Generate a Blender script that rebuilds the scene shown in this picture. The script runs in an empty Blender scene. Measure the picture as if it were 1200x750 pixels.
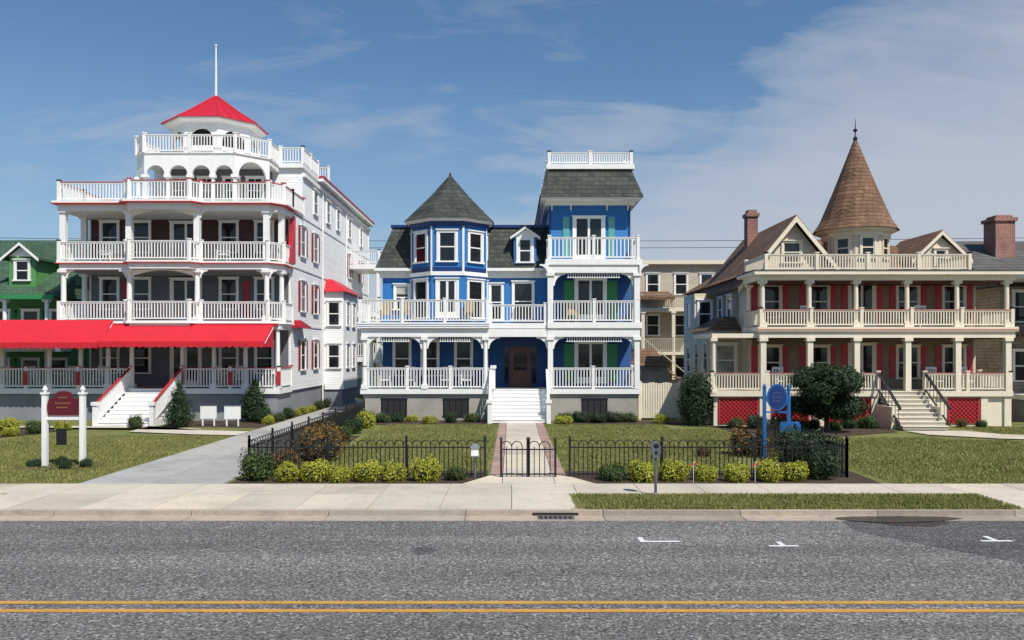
import bpy, bmesh, math, random
import numpy as np
from mathutils import Vector, Matrix
random.seed(7); RNG=np.random.default_rng(5)
S=bpy.context.scene; COL=S.collection
rad=math.radians

# ------------------------------------------------------------ materials
def newmat(name):
    m=bpy.data.materials.new(name); m.use_nodes=True
    nt=m.node_tree; nt.nodes.clear()
    out=nt.nodes.new('ShaderNodeOutputMaterial'); p=nt.nodes.new('ShaderNodeBsdfPrincipled')
    nt.links.new(p.outputs[0],out.inputs[0]); return m,nt,p
def N(nt,t,**k):
    n=nt.nodes.new(t)
    for a,b in k.items(): setattr(n,a,b)
    return n
def L(nt,a,b): nt.links.new(a,b)
def mathn(nt,op,a,b=None,c=None):
    n=N(nt,'ShaderNodeMath',operation=op)
    for i,v in enumerate((a,b,c)):
        if v is None: continue
        if isinstance(v,(int,float)): n.inputs[i].default_value=v
        else: L(nt,v,n.inputs[i])
    return n.outputs[0]
def ramp(nt,fac,stops):
    r=N(nt,'ShaderNodeValToRGB'); e=r.color_ramp.elements
    while len(e)<len(stops): e.new(0.5)
    for i,(p,c) in enumerate(stops):
        e[i].position=p; e[i].color=(c[0],c[1],c[2],1) if not isinstance(c,(int,float)) else (c,c,c,1)
    L(nt,fac,r.inputs[0]); return r.outputs[0]
def mixc(nt,fac,a,b,mode='MIX'):
    n=N(nt,'ShaderNodeMix',data_type='RGBA',blend_type=mode)
    if isinstance(fac,(int,float)): n.inputs[0].default_value=fac
    else: L(nt,fac,n.inputs[0])
    for i,v in ((6,a),(7,b)):
        if isinstance(v,tuple): n.inputs[i].default_value=(v[0],v[1],v[2],1)
        else: L(nt,v,n.inputs[i])
    return n.outputs[2]
def noise(nt,vec,scale,detail=4,rough=.55,dist=0):
    n=N(nt,'ShaderNodeTexNoise'); n.inputs['Scale'].default_value=scale; n.inputs['Detail'].default_value=detail
    n.inputs['Roughness'].default_value=rough; n.inputs['Distortion'].default_value=dist
    if vec is not None: L(nt,vec,n.inputs['Vector'])
    return n.outputs['Fac']
def objco(nt,scale=None):
    t=N(nt,'ShaderNodeTexCoord')
    if scale is None: return t.outputs['Object']
    m=N(nt,'ShaderNodeMapping'); m.inputs['Scale'].default_value=scale; L(nt,t.outputs['Object'],m.inputs[0]); return m.outputs[0]
def bump(nt,p,h,strength=.3,dist=.02):
    b=N(nt,'ShaderNodeBump'); b.inputs['Strength'].default_value=strength; b.inputs['Distance'].default_value=dist
    L(nt,h,b.inputs['Height']); L(nt,b.outputs[0],p.inputs['Normal'])
def scl(c,k): return tuple(min(1,x*k) for x in c)

def paint(name,col,rough=.5,var=.12,metal=0):
    m,nt,p=newmat(name); co=objco(nt)
    f=noise(nt,co,1.3,6,.65); f2=noise(nt,objco(nt,(6,6,.7)),2.0,4)
    f3=mathn(nt,'MULTIPLY',f,f2)
    c=ramp(nt,f3,[(.08,scl(col,1-2*var)),(.32,col),(.6,scl(col,1+var*.6))])
    L(nt,c,p.inputs['Base Color']); p.inputs['Roughness'].default_value=rough; p.inputs['Metallic'].default_value=metal
    return m
def siding(name,col,pitch=.14,var=.1):
    m,nt,p=newmat(name); co=objco(nt)
    s=N(nt,'ShaderNodeSeparateXYZ'); L(nt,co,s.inputs[0])
    z=mathn(nt,'DIVIDE',s.outputs[2],pitch); fr=mathn(nt,'FRACT',z)
    h=mathn(nt,'SUBTRACT',1.0,fr)
    f=noise(nt,objco(nt,(.5,.5,1.5)),1.5,6,.65)
    c=ramp(nt,f,[(.3,scl(col,1-2*var)),(.5,col),(.75,scl(col,1+var*.5))])
    fl=mathn(nt,'FLOOR',z); w=N(nt,'ShaderNodeTexWhiteNoise',noise_dimensions='1D'); L(nt,fl,w.inputs['W'])
    c2=mixc(nt,1,c,ramp(nt,w.outputs[0],[(0,.93),(1,1.0)]),'MULTIPLY')
    L(nt,c2,p.inputs['Base Color']); p.inputs['Roughness'].default_value=.55
    bump(nt,p,h,.8,.025); return m
def shingles(name,c1,c2,mortar,row=.16,w=.3):
    m,nt,p=newmat(name); co=objco(nt)
    s=N(nt,'ShaderNodeSeparateXYZ'); L(nt,co,s.inputs[0])
    xy=mathn(nt,'ADD',s.outputs[0],mathn(nt,'MULTIPLY',s.outputs[1],1.0))
    cb=N(nt,'ShaderNodeCombineXYZ'); L(nt,xy,cb.inputs[0]); L(nt,s.outputs[2],cb.inputs[1])
    b=N(nt,'ShaderNodeTexBrick'); L(nt,cb.outputs[0],b.inputs['Vector']); b.inputs['Scale'].default_value=1
    b.inputs['Brick Width'].default_value=w; b.inputs['Row Height'].default_value=row; b.inputs['Mortar Size'].default_value=.014
    b.inputs['Color1'].default_value=(*c1,1); b.inputs['Color2'].default_value=(*c2,1); b.inputs['Mortar'].default_value=(*mortar,1)
    f=noise(nt,co,.9,6,.7)
    c=mixc(nt,1,b.outputs[0],ramp(nt,f,[(.3,.6),(.7,1.25)]),'MULTIPLY')
    L(nt,c,p.inputs['Base Color']); p.inputs['Roughness'].default_value=.85
    fr=mathn(nt,'FRACT',mathn(nt,'DIVIDE',s.outputs[2],row)); bump(nt,p,mathn(nt,'SUBTRACT',1.0,fr),.7,.03); return m
def glassmat(name,col,rough=.04,spec=.5):
    m,nt,p=newmat(name); f=noise(nt,objco(nt),.8,3)
    L(nt,ramp(nt,f,[(.35,scl(col,.5)),(.65,scl(col,1.6))]),p.inputs['Base Color'])
    p.inputs['Roughness'].default_value=rough; p.inputs['Specular IOR Level'].default_value=spec
    bump(nt,p,noise(nt,objco(nt),1.6,2),.05,.02); return m
def concrete(name,col,island=True,scale=1,stain=.35):
    m,nt,p=newmat(name); co=objco(nt)
    f=noise(nt,co,.7*scale,8,.7); g=noise(nt,co,45,3,.7)
    c=ramp(nt,f,[(.25,scl(col,.72)),(.5,col),(.75,scl(col,1.13))])
    c=mixc(nt,1,c,ramp(nt,g,[(.35,.8),(.65,1.13)]),'MULTIPLY')
    if island:
        ge=N(nt,'ShaderNodeNewGeometry'); c=mixc(nt,1,c,ramp(nt,ge.outputs['Random Per Island'],[(0,(.80,.78,.75)),(.6,(1,1,1)),(1,(1.08,1.04,.97))]),'MULTIPLY')
    st=noise(nt,objco(nt,(1,1,1)),2.3,5,.6,1.5)
    c=mixc(nt,ramp(nt,st,[(.58,0),(.76,stain)]),c,scl(col,.45))
    L(nt,c,p.inputs['Base Color']); p.inputs['Roughness'].default_value=.85; bump(nt,p,g,.3,.01); return m
def asphalt(name,base,crack=True,rough=.88,con=1.0):
    m,nt,p=newmat(name); co=objco(nt)
    sp=noise(nt,co,20,3,.85); sp2=noise(nt,co,7,4,.7); big=noise(nt,objco(nt,(.25,1,1)),.5,6,.65)
    c=ramp(nt,sp,[(.36,scl(base,.26)),(.47,scl(base,.8)),(.55,scl(base,1.25)),(.66,scl(base,2.8))])
    vo=N(nt,'ShaderNodeTexVoronoi'); vo.inputs['Scale'].default_value=28; L(nt,co,vo.inputs['Vector'])
    wn=N(nt,'ShaderNodeSeparateColor'); L(nt,vo.outputs['Color'],wn.inputs[0])
    c=mixc(nt,ramp(nt,wn.outputs[0],[(.88,0),(.93,.8)]),c,scl(base,2.8)); c=mixc(nt,ramp(nt,wn.outputs[1],[(.86,0),(.92,.75)]),c,scl(base,.22))
    c=mixc(nt,1,c,ramp(nt,sp2,[(.3,.8),(.7,1.18)]),'MULTIPLY')
    c=mixc(nt,1,c,ramp(nt,big,[(.3,.8),(.7,1.16)]),'MULTIPLY')
    tr=noise(nt,objco(nt,(.03,1.1,1)),1.0,3,.5)
    c=mixc(nt,1,c,ramp(nt,tr,[(.35,.84),(.65,1.14)]),'MULTIPLY')
    if crack:
        d=N(nt,'ShaderNodeTexNoise'); d.inputs['Scale'].default_value=.8; d.inputs['Detail'].default_value=6; L(nt,co,d.inputs['Vector'])
        ad=N(nt,'ShaderNodeMix',data_type='VECTOR'); ad.inputs[0].default_value=.25
        L(nt,objco(nt,(.12,.3,1)),ad.inputs[4]); L(nt,d.outputs['Color'],ad.inputs[5])
        v=N(nt,'ShaderNodeTexVoronoi',feature='DISTANCE_TO_EDGE'); v.inputs['Scale'].default_value=1.0; L(nt,ad.outputs[1],v.inputs['Vector'])
        k=ramp(nt,v.outputs['Distance'],[(.0,.6),(.004,.0)])
        c=mixc(nt,k,c,scl(base,.3))
        oil=noise(nt,co,.9,3,.6); c=mixc(nt,ramp(nt,oil,[(.70,0),(.78,.35)]),c,scl(base,.35))
    L(nt,c,p.inputs['Base Color']); p.inputs['Roughness'].default_value=rough; bump(nt,p,sp,.8,.02); return m
def turf(name,cols,sc=1):
    m,nt,p=newmat(name); co=objco(nt)
    a=noise(nt,co,.6*sc,6,.7); b=noise(nt,co,14,4,.75)
    c=ramp(nt,a,[(.3,cols[0]),(.5,cols[1]),(.72,cols[2])])
    c=mixc(nt,1,c,ramp(nt,b,[(.3,.55),(.7,1.35)]),'MULTIPLY')
    L(nt,c,p.inputs['Base Color']); p.inputs['Roughness'].default_value=.95; bump(nt,p,b,.8,.04); return m
def leafmat(name,c1,c2,c3,nsc=2.2,nw=.5):
    m,nt,p=newmat(name); ge=N(nt,'ShaderNodeNewGeometry')
    f=noise(nt,objco(nt),nsc,4)
    r=mathn(nt,'MULTIPLY_ADD',ge.outputs['Random Per Island'],.6,mathn(nt,'MULTIPLY',f,nw))
    c=ramp(nt,r,[(.15,c1),(.5,c2),(.85,c3)]); L(nt,c,p.inputs['Base Color']); p.inputs['Roughness'].default_value=.6
    tr=N(nt,'ShaderNodeBsdfTranslucent'); L(nt,c,tr.inputs[0]); mx=N(nt,'ShaderNodeMixShader'); mx.inputs[0].default_value=.25
    L(nt,p.outputs[0],mx.inputs[1]); L(nt,tr.outputs[0],mx.inputs[2]); L(nt,mx.outputs[0],nt.nodes['Material Output'].inputs[0]); return m

M={}
M['white']=paint('white_paint',(.84,.83,.80),.45,.05)
M['white_siding']=siding('white_siding',(.80,.80,.79),.15,.04)
M['shadewall']=siding('shaded_white_porch_wall',(.13,.135,.15),.15,.06)  # white siding darkened in colour to stand in for porch shade
M['redshade']=siding('shaded_red_porch_wall',(.065,.02,.018),.15,.06)  # red-brown wall, deepened so the colour carries the porch shade
M['blueshade']=siding('shaded_blue_porch_wall',(.008,.07,.24),.13,.08)  # darker copy of the blue siding with porch shade painted in
M['red']=paint('red_paint',(.50,.022,.03),.45,.1)
M['redd']=paint('dark_red_shutter',(.36,.02,.028),.5,.1)
M['pink']=paint('faded_red_cap',(.50,.20,.15),.5,.1)
M['awning']=paint('red_canvas',(.58,.010,.025),.8,.08)
M['redmetal']=paint('red_metal_roof',(.54,.012,.028),.4,.08)
M['maroon']=paint('maroon_paint',(.11,.008,.015),.4,.1)
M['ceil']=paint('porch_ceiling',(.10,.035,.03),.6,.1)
M['ceilw']=paint('shaded_white_porch_ceiling',(.25,.27,.28),.6,.05)  # white ceiling, shade under the decks put into its colour
M['blue']=siding('blue_siding',(.012,.155,.44),.13,.08)
M['bluep']=paint('blue_paint',(.010,.13,.38),.4,.08)
M['navy']=paint('navy_trim',(.010,.035,.16),.4,.08)
M['teal']=paint('teal_shutter',(.10,.36,.34),.5,.06)
M['green']=siding('green_siding',(.09,.25,.08),.13,.08)
M['greend']=paint('green_door',(.03,.22,.07),.5,.08)
M['cream']=siding('cream_siding',(.66,.56,.41),.13,.07)
M['creamsh']=siding('shaded_cream_porch_wall',(.27,.19,.105),.13,.07)  # cream siding toned down, porch shade is part of the colour
M['creamp']=paint('cream_paint',(.78,.69,.54),.5,.06)
M['shake']=shingles('cedar_shake_wall',(.36,.31,.24),(.46,.41,.33),(.16,.13,.10),.18,.16)
M['beige']=siding('beige_siding',(.46,.39,.29),.14,.1)
M['brownp']=paint('brown_paint',(.16,.10,.065),.6,.15)
M['slate']=shingles('slate_roof',(.030,.036,.032),(.068,.076,.062),(.012,.014,.012),.24,.3)
M['brown']=shingles('brown_roof',(.15,.075,.038),(.22,.12,.065),(.045,.024,.014),.2,.28)
M['greenroof']=shingles('green_roof',(.04,.09,.05),(.06,.12,.07),(.02,.035,.022),.2,.3)
M['greyroof']=shingles('grey_roof',(.09,.085,.08),(.13,.12,.11),(.03,.03,.03),.2,.3)
M['brick']=shingles('brick',(.28,.075,.045),(.20,.05,.035),(.30,.26,.22),.085,.22)
M['glass']=glassmat('window_glass',(.012,.014,.017))
M['blind']=glassmat('window_blind',(.30,.29,.26),.25,.4)
M['dark']=paint('dark_interior',(.02,.02,.022),.8,.2)
M['door']=paint('mahogany_door',(.13,.035,.02),.35,.2)
M['found']=concrete('stucco_foundation',(.38,.35,.30),False)
M['block']=concrete('grey_block_foundation',(.24,.25,.27),False)
M['floor']=paint('porch_floor',(.16,.165,.17),.5,.1)
M['black']=paint('black_iron',(.012,.012,.014),.4,.1)
M['steel']=paint('weathered_steel',(.22,.24,.26),.4,.1,.6)
M['concrete']=concrete('sidewalk_concrete',(.57,.505,.415),True,1,.3)
M['kerbm']=concrete('kerb_concrete',(.40,.34,.28),True,2,.6)
M['drive']=concrete('driveway_concrete',(.38,.375,.36),True,1,.55)
M['paver']=shingles('brick_paver',(.40,.26,.21),(.31,.20,.17),(.26,.22,.19),.1,.2)
M['asphalt']=asphalt('asphalt_worn',(.138,.130,.126))
M['asphalt2']=asphalt('asphalt_patch',(.078,.075,.076),False)
M['wet']=asphalt('asphalt_damp',(.03,.024,.02),False,.25)
M['yellow']=concrete('yellow_road_paint',(.52,.28,.045),False,3,.6)
M['whitel']=concrete('white_road_paint',(.70,.70,.68),False,3,.5)
M['lawn']=turf('lawn_turf',[(.085,.105,.022),(.15,.165,.038),(.23,.20,.07)])
M['dirt']=turf('mulch',[(.035,.022,.014),(.06,.036,.022),(.085,.055,.035)],3)
M['ground']=turf('far_ground',[(.06,.07,.03),(.09,.10,.045),(.13,.12,.06)],.1)
M['blade']=leafmat('grass_blade',(.07,.105,.018),(.16,.19,.036),(.30,.28,.09),.45,.9)
M['lf_yel']=leafmat('leaf_golden',(.17,.21,.014),(.38,.40,.03),(.55,.52,.06))
M['lf_grn']=leafmat('leaf_green',(.020,.050,.010),(.050,.095,.018),(.12,.16,.03))
M['lf_dark']=leafmat('leaf_dark',(.009,.028,.009),(.020,.052,.014),(.05,.09,.025))
M['lf_red']=leafmat('leaf_bronze',(.07,.035,.012),(.16,.085,.02),(.26,.17,.035))
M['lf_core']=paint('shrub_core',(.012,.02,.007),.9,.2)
M['bark']=paint('bark',(.10,.07,.05),.9,.3)
M['pinwheel']=paint('pinwheel_red',(.7,.03,.02),.4,.05)
M['pinwheel2']=paint('pinwheel_yellow',(.75,.5,.03),.4,.05)
M['sand']=paint('gold_lettering',(.35,.22,.10),.4,.05)
M['cushion']=paint('wicker_and_cushion',(.42,.30,.16),.8,.1)

# ------------------------------------------------------------ geometry kit
class Fr:
    def __init__(s,x=0,y=0,z=0,a=0):
        s.o=(x,y,z); c,d=math.cos(rad(a)),math.sin(rad(a)); s.u=(c,d); s.n=(d,-c)
    def p(s,u,v,w): return (s.o[0]+s.u[0]*u+s.n[0]*w, s.o[1]+s.u[1]*u+s.n[1]*w, s.o[2]+v)
def FrAB(a,b,z=0):
    ang=math.degrees(math.atan2(b[1]-a[1],b[0]-a[0])); return Fr(a[0],a[1],z,ang), math.hypot(b[0]-a[0],b[1]-a[1])
W0=Fr()
class B:
    def __init__(s,name,single=False): s.name=name; s.P={}; s.single=single; s.loc=(0,0,0)
    def add(s,part,mat,V,F):
        d=s.P.setdefault((part,mat),([],[])); o=len(d[0]); d[0].extend(V); d[1].extend([tuple(i+o for i in f) for f in F])
    def box(s,part,mat,fr,u0,u1,v0,v1,w0,w1):
        if u0>u1:u0,u1=u1,u0
        if v0>v1:v0,v1=v1,v0
        if w0>w1:w0,w1=w1,w0
        V=[fr.p(u,v,w) for w in (w0,w1) for v in (v0,v1) for u in (u0,u1)]
        s.add(part,mat,V,[(0,2,3,1),(4,5,7,6),(0,1,5,4),(2,6,7,3),(0,4,6,2),(1,3,7,5)])
    def wbox(s,part,mat,x0,x1,y0,y1,z0,z1): s.box(part,mat,W0,x0,x1,z0,z1,-y1,-y0)
    def prism(s,part,mat,fr,pts,w0,w1):
        n=len(pts); V=[fr.p(u,v,w0) for u,v in pts]+[fr.p(u,v,w1) for u,v in pts]
        s.add(part,mat,V,[tuple(range(n-1,-1,-1)),tuple(range(n,2*n))]+[(i,(i+1)%n,n+(i+1)%n,n+i) for i in range(n)])
    def slab(s,part,mat,poly,z0,z1):
        n=len(poly); V=[(x,y,z0) for x,y in poly]+[(x,y,z1) for x,y in poly]
        s.add(part,mat,V,[tuple(range(n-1,-1,-1)),tuple(range(n,2*n))]+[(i,(i+1)%n,n+(i+1)%n,n+i) for i in range(n)])
    def tube(s,part,mat,a,b,r,n=6,r2=None):
        a=Vector(a);b=Vector(b);d=(b-a).normalized(); t=Vector((0,0,1)) if abs(d.z)<.9 else Vector((1,0,0))
        x=d.cross(t).normalized(); y=d.cross(x); r2=r if r2 is None else r2
        V=[tuple(a+(x*math.cos(i*2*math.pi/n)+y*math.sin(i*2*math.pi/n))*r) for i in range(n)]+[tuple(b+(x*math.cos(i*2*math.pi/n)+y*math.sin(i*2*math.pi/n))*r2) for i in range(n)]
        s.add(part,mat,V,[tuple(range(n)),tuple(range(2*n-1,n-1,-1))]+[(i,(i+1)%n,n+(i+1)%n,n+i) for i in range(n)])
    def lathe(s,part,mat,cx,cy,prof,n=8,rot=0,cap=True):
        V=[];F=[]
        for r,z in prof:
            for i in range(n):
                a=rad(rot)+2*math.pi*i/n; V.append((cx+r*math.cos(a),cy+r*math.sin(a),z))
        for k in range(len(prof)-1):
            for i in range(n): F.append((k*n+i,k*n+(i+1)%n,(k+1)*n+(i+1)%n,(k+1)*n+i))
        if cap: F.append(tuple(range(n-1,-1,-1))); F.append(tuple((len(prof)-1)*n+i for i in range(n)))
        s.add(part,mat,V,F)
    def frustum(s,part,mat,r0,z0,r1,z1):
        V=[(r0[0],r0[2],z0),(r0[1],r0[2],z0),(r0[1],r0[3],z0),(r0[0],r0[3],z0),(r1[0],r1[2],z1),(r1[1],r1[2],z1),(r1[1],r1[3],z1),(r1[0],r1[3],z1)]
        s.add(part,mat,V,[(3,2,1,0),(4,5,6,7),(0,1,5,4),(1,2,6,5),(2,3,7,6),(3,0,4,7)])
    def chevron(s,part,mat,fr,xl,zl,xm,zm,xr,zr,w0,w1,t=.16):
        s.prism(part,mat,fr,[(xl,zl),(xm,zm),(xm,zm-t),(xl,zl-t)],w0,w1)
        s.prism(part,mat,fr,[(xm,zm),(xr,zr),(xr,zr-t),(xm,zm-t)],w0,w1)
    # architecture
    def rail(s,a,b,z,h=.95,cap='white',bal='white',sp=.15,bw=.05,posts=True,z2=None,part='railing'):
        fr,Ln=FrAB(a,b,0); zz=lambda u: z+((z2-z)*u/Ln if z2 is not None else 0)
        if z2 is None:
            s.box(part,bal,fr,0,Ln,z+.08,z+.14,-.03,.03); s.box(part,bal,fr,0,Ln,z+h-.1,z+h-.035,-.035,.035); s.box(part+'_cap',cap,fr,-.02,Ln+.02,z+h-.035,z+h,-.06,.06)
        else:
            for d0,d1,w,m in ((.08,.14,.03,bal),(h-.1,h-.03,.035,bal),(h-.03,h+.01,.06,cap)):
                s.prism(part,m,fr,[(0,z+d0),(Ln,z2+d0),(Ln,z2+d1),(0,z+d1)],-w,w)
        n=max(2,int(Ln/sp))
        for i in range(n):
            u=(i+.5)*Ln/n; q=zz(u)
            s.box(part,bal,fr,u-bw/2,u+bw/2,q+.14,q+h-.1,-bw/2,bw/2)
        if posts:
            k=max(1,round(Ln/2.4))
            for i in range(k+1):
                u=i*Ln/k; q=zz(u)
                s.box('rail_post',bal,fr,u-.075,u+.075,q,q+h+.05,-.0775,.0775); s.box('rail_post',cap if cap!='pink' else bal,fr,u-.1,u+.1,q+h+.05,q+h+.1,-.1,.1)
    def column(s,x,y,z0,z1,r=.11,mat='white',sq=False,part='columns'):
        if sq:
            s.wbox(part,mat,x-r,x+r,y-r,y+r,z0,z1)
        else:
            s.lathe(part,mat,x,y,[(r*1.15,z0+.2),(r,z0+.35),(r*.85,z1-.25),(r*1.1,z1-.15)],10)
            s.wbox(part,mat,x-r*1.4,x+r*1.4,y-r*1.4,y+r*1.4,z0,z0+.22)
        s.wbox(part,mat,x-r*1.5,x+r*1.5,y-r*1.5,y+r*1.5,z1-.16,z1-.003)
    def bracket(s,fr,u,v,size,d,mat='white',w0=-.03,w1=.03):
        pts=[(u,v),(u+d*size,v),(u+d*size,v-.07)]
        for i in range(1,6):
            t=i/6*math.pi/2; pts.append((u+d*(.07+(size-.07)*(1-math.sin(t))),v-.07-(size-.07)*(1-math.cos(t))))
        pts+= [(u+d*.07,v-size),(u,v-size)]
        s.prism('brackets',mat,fr,pts,w0,w1)
    def window(s,fr,u,v,w,h,frame='white',shut=None,blind=None,mullion=False,door=False,cap=True,c=.11,sw=None):
        u0,u1=u-w/2,u+w/2
        for a,b,p,q in ((u0-c,u0,v,v+h),(u1,u1+c,v,v+h),(u0-c,u1+c,v+h,v+h+c)):
            s.box('window_frames',frame,fr,a,b,p,q,.0,.07)
        if cap: s.box('window_frames',frame,fr,u0-c-.05,u1+c+.05,v+h+c,v+h+c+.05,0,.13)
        s.box('window_frames',frame,fr,u0-c-.04,u1+c+.04,v-.08,v,0,.12)
        if blind is None: blind=random.choice([0,0,.0,.35,.5])
        g0=v; g1=v+h*(1-blind)
        s.box('window_glass','glass',fr,u0,u1,g0,g1,.004,.018)
        if blind>0: s.box('window_blinds','blind',fr,u0,u1,g1,v+h,.004,.018)
        if door:
            s.box('window_frames',frame,fr,u0,u0+.1,v,v+h,.018,.05);s.box('window_frames',frame,fr,u1-.1,u1,v,v+h,.018,.05);s.box('window_frames',frame,fr,u0+.1,u1-.1,v,v+.25,.018,.048)
            s.box('window_frames',frame,fr,u-.06,u+.06,v+.25,v+h,.018,.05)
        else:
            s.box('window_frames',frame,fr,u0,u1,v+h*.48,v+h*.48+.06,.018,.045)
            for a,b in ((u0,u0+.045),(u1-.045,u1)): s.box('window_frames',frame,fr,a,b,v,v+h*.48,.018,.04); s.box('window_frames',frame,fr,a,b,v+h*.48+.06,v+h,.018,.04)
            if mullion: s.box('window_frames',frame,fr,u-.02,u+.02,v+h*.48+.06,v+h,.018,.04)
        if shut:
            sw=sw or w*.42
            for a in (u0-c-sw-.02,u1+c+.02):
                s.box('shutters',shut,fr,a,a+sw,v-.03,v+h+.06,.0,.035)
                for q in range(2):
                    b0=v+.05+q*(h/2+.01)
                    k=int((h/2-.08)/.09)
                    for j in range(k): s.box('shutters',shut,fr,a+.06,a+sw-.06,b0+j*.09,b0+j*.09+.055,.035,.055)
    def arch(s,fr,u0,u1,v0,v1,ow,spring,mat='white',t=.12,back=None,n=10):
        m=(u0+u1)/2; r=ow/2
        s.box('arches',mat,fr,u0,m-r,v0,v1,-t,0); s.box('arches',mat,fr,m+r,u1,v0,v1,-t,0)
        for i in range(n):
            a0=math.pi-i*math.pi/n; a1=math.pi-(i+1)*math.pi/n
            s.prism('arches',mat,fr,[(m+r*math.cos(a0),spring+r*math.sin(a0)),(m+r*math.cos(a1),spring+r*math.sin(a1)),(m+r*math.cos(a1),v1),(m+r*math.cos(a0),v1)],-t,0)
    def stairs(s,x0,x1,y0,y1,z0,z1,n,mat,riser=None):
        for i in range(n):
            t=i/n; ya=y0+(y1-y0)*t
            s.wbox('stairs',riser or mat,x0,x1,ya+.03,y1+.001*i,z0+(z1-z0)*i/n,z0+(z1-z0)*(i+1)/n-.04)
            s.wbox('stair_treads',mat,x0-.03,x1+.03,ya,ya+(y1-y0)/n+.03,z0+(z1-z0)*(i+1)/n-.04,z0+(z1-z0)*(i+1)/n)
    def lattice(s,fr,u0,u1,v0,v1,mat,back='dark',sp=.2,t=.035):
        s.box('lattice_backing',back,fr,u0,u1,v0,v1,-.02,.0)
        W,H=u1-u0,v1-v0
        for sg in (1,-1):
            c=-H
            while c<W+H:
                ua,ub=(c,c+H) if sg==1 else (c+H,c)
                t0,t1=0,1; du=ub-ua
                ta,tb=(0-ua)/du,(W-ua)/du
                if ta>tb: ta,tb=tb,ta
                t0=max(t0,ta);t1=min(t1,tb)
                if t1-t0>.02:
                    a=(u0+ua+du*t0,v0+H*t0); b=(u0+ua+du*t1,v0+H*t1)
                    w0=.004 if sg==1 else .018
                    s.prism('lattice',mat,fr,[(a[0]-t,a[1]),(a[0]+t,a[1]),(b[0]+t,b[1]),(b[0]-t,b[1])],w0,w0+.012)
                c+=sp
        for a,b,p,q in ((u0-.08,u0,v0,v1),(u1,u1+.08,v0,v1),(u0-.08,u1+.08,v1,v1+.08),(u0-.08,u1+.08,v0-.02,v0)):
            s.box('lattice_frame',mat,fr,a,b,p,q,-.02,.045)
    def build(s,loc=(0,0,0)):
        if s.single:
            mats=[];V=[];F=[];mi=[]
            for (part,mat),(v,f) in s.P.items():
                if mat not in mats: mats.append(mat)
                k=len(V); V+=v; F+=[tuple(i+k for i in q) for q in f]; mi+=[mats.index(mat)]*len(f)
            me=bpy.data.meshes.new(s.name); me.from_pydata(V,[],F); fixn(me)
            for m in mats: me.materials.append(M[m])
            me.polygons.foreach_set('material_index',mi); me.update()
            o=bpy.data.objects.new(s.name,me); o.location=loc; COL.objects.link(o); return o
        e=bpy.data.objects.new(s.name,None); e.empty_display_size=.5; COL.objects.link(e); e.location=loc
        for (part,mat),(v,f) in s.P.items():
            me=bpy.data.meshes.new(part); me.from_pydata(v,[],f); fixn(me); me.materials.append(M[mat])
            o=bpy.data.objects.new(part,me); COL.objects.link(o); o.parent=e
        return e
def fixn(me):
    bm=bmesh.new(); bm.from_mesh(me); bmesh.ops.recalc_face_normals(bm,faces=bm.faces); bm.to_mesh(me); bm.free()
def facets(cx,cy,ap,n=8,rot=0):
    out=[]
    for k in range(n):
        a=rot+k*360/n; nx,ny=math.sin(rad(a)),-math.cos(rad(a))
        out.append((Fr(cx+nx*ap,cy+ny*ap,0,a),ap*math.tan(math.pi/n),ny))
    return out

# ------------------------------------------------------------ ground, road, pavement
def sheet(name,mat,x0,x1,y0,y1,z):
    b=B(name,True); b.add('s',mat,[(x0,y0,z),(x1,y0,z),(x1,y1,z),(x0,y1,z)],[(0,1,2,3)]); return b.build()
def polysheet(name,mat,poly,z):
    b=B(name,True); b.add('s',mat,[(x,y,z) for x,y in poly],[tuple(range(len(poly)))]); return b.build()
sheet('ground','ground',-900,900,-900,900,-.02)
sheet('road','asphalt',-150,150,3.2,17.45,0.0)
KY=17.9; ZS=.12
b=B('gutter',True)
x=-70
while x<70: b.wbox('g','kerbm',x,x+2.98,17.4,KY,-.05,.012); x+=3
b.build()
b=B('kerb',True); x=-70
while x<70:
    b.wbox('k','kerbm',x,x+2.985,KY,KY+.16,-.05,ZS+.004); x+=3
b.build()
sheet('lawn_base','lawn',-150,150,KY+.1,160,ZS-.03)
b=B('sidewalk',True)
x=-70.4
while x<70:
    b.wbox('s','concrete',x,x+1.585,19.95,21.55,0,ZS+.006+random.uniform(-.002,.003))
    if not (1.3<x+.8<11.4):
        b.wbox('s','concrete',x,x+1.585,KY+.17,19.935,0,ZS+.003+random.uniform(-.002,.003))
    x+=1.6
b.build()
sheet('promenade','concrete',-150,150,-9,2.4,2.0)
b=B('seawall',True); b.wbox('w','kerbm',-150,150,2.4,2.8,-.05,2.04); b.build()
def slabs(name,mat,x0,x1,y0,y1,z,sx,sy):
    b=B(name,True); nx=max(1,round((x1-x0)/sx)); ny=max(1,round((y1-y0)/sy)); ax=(x1-x0)/nx; ay=(y1-y0)/ny
    for i in range(nx):
        for j in range(ny): b.wbox('s',mat,x0+i*ax,x0+(i+1)*ax-.018,y0+j*ay,y0+(j+1)*ay-.018,0,z+random.uniform(0,.003))
    return b.build()
slabs('driveway','drive',-11.4,-7.6,21.57,60,ZS+.004,1.9,3.0)
slabs('front_path','concrete',-.25,1.15,21.57,39.9,ZS+.01,1.4,1.5)
b=B('path_border',True)
for x0,x1 in ((-.62,-.27),(1.15,1.5)): b.wbox('s','paver',x0,x1,23.0,39.9,0,ZS+.008)
b.slab('s','concrete',[(-1.3,21.57),(-.27,21.57),(-.27,23.0),(-.62,23.0)],0,ZS+.007)
b.slab('s','concrete',[(1.15,21.57),(2.2,21.57),(1.5,23.0),(1.15,23.0)],0,ZS+.007)
b.build()
polysheet('garden_path','concrete',[(17.2,35.9),(17.4,34.2),(19.5,32.7),(23,31.6),(45,30.3),(45,32.2),(23.3,33.4),(20.6,34.4),(19.8,35.9)],ZS+.012)
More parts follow.
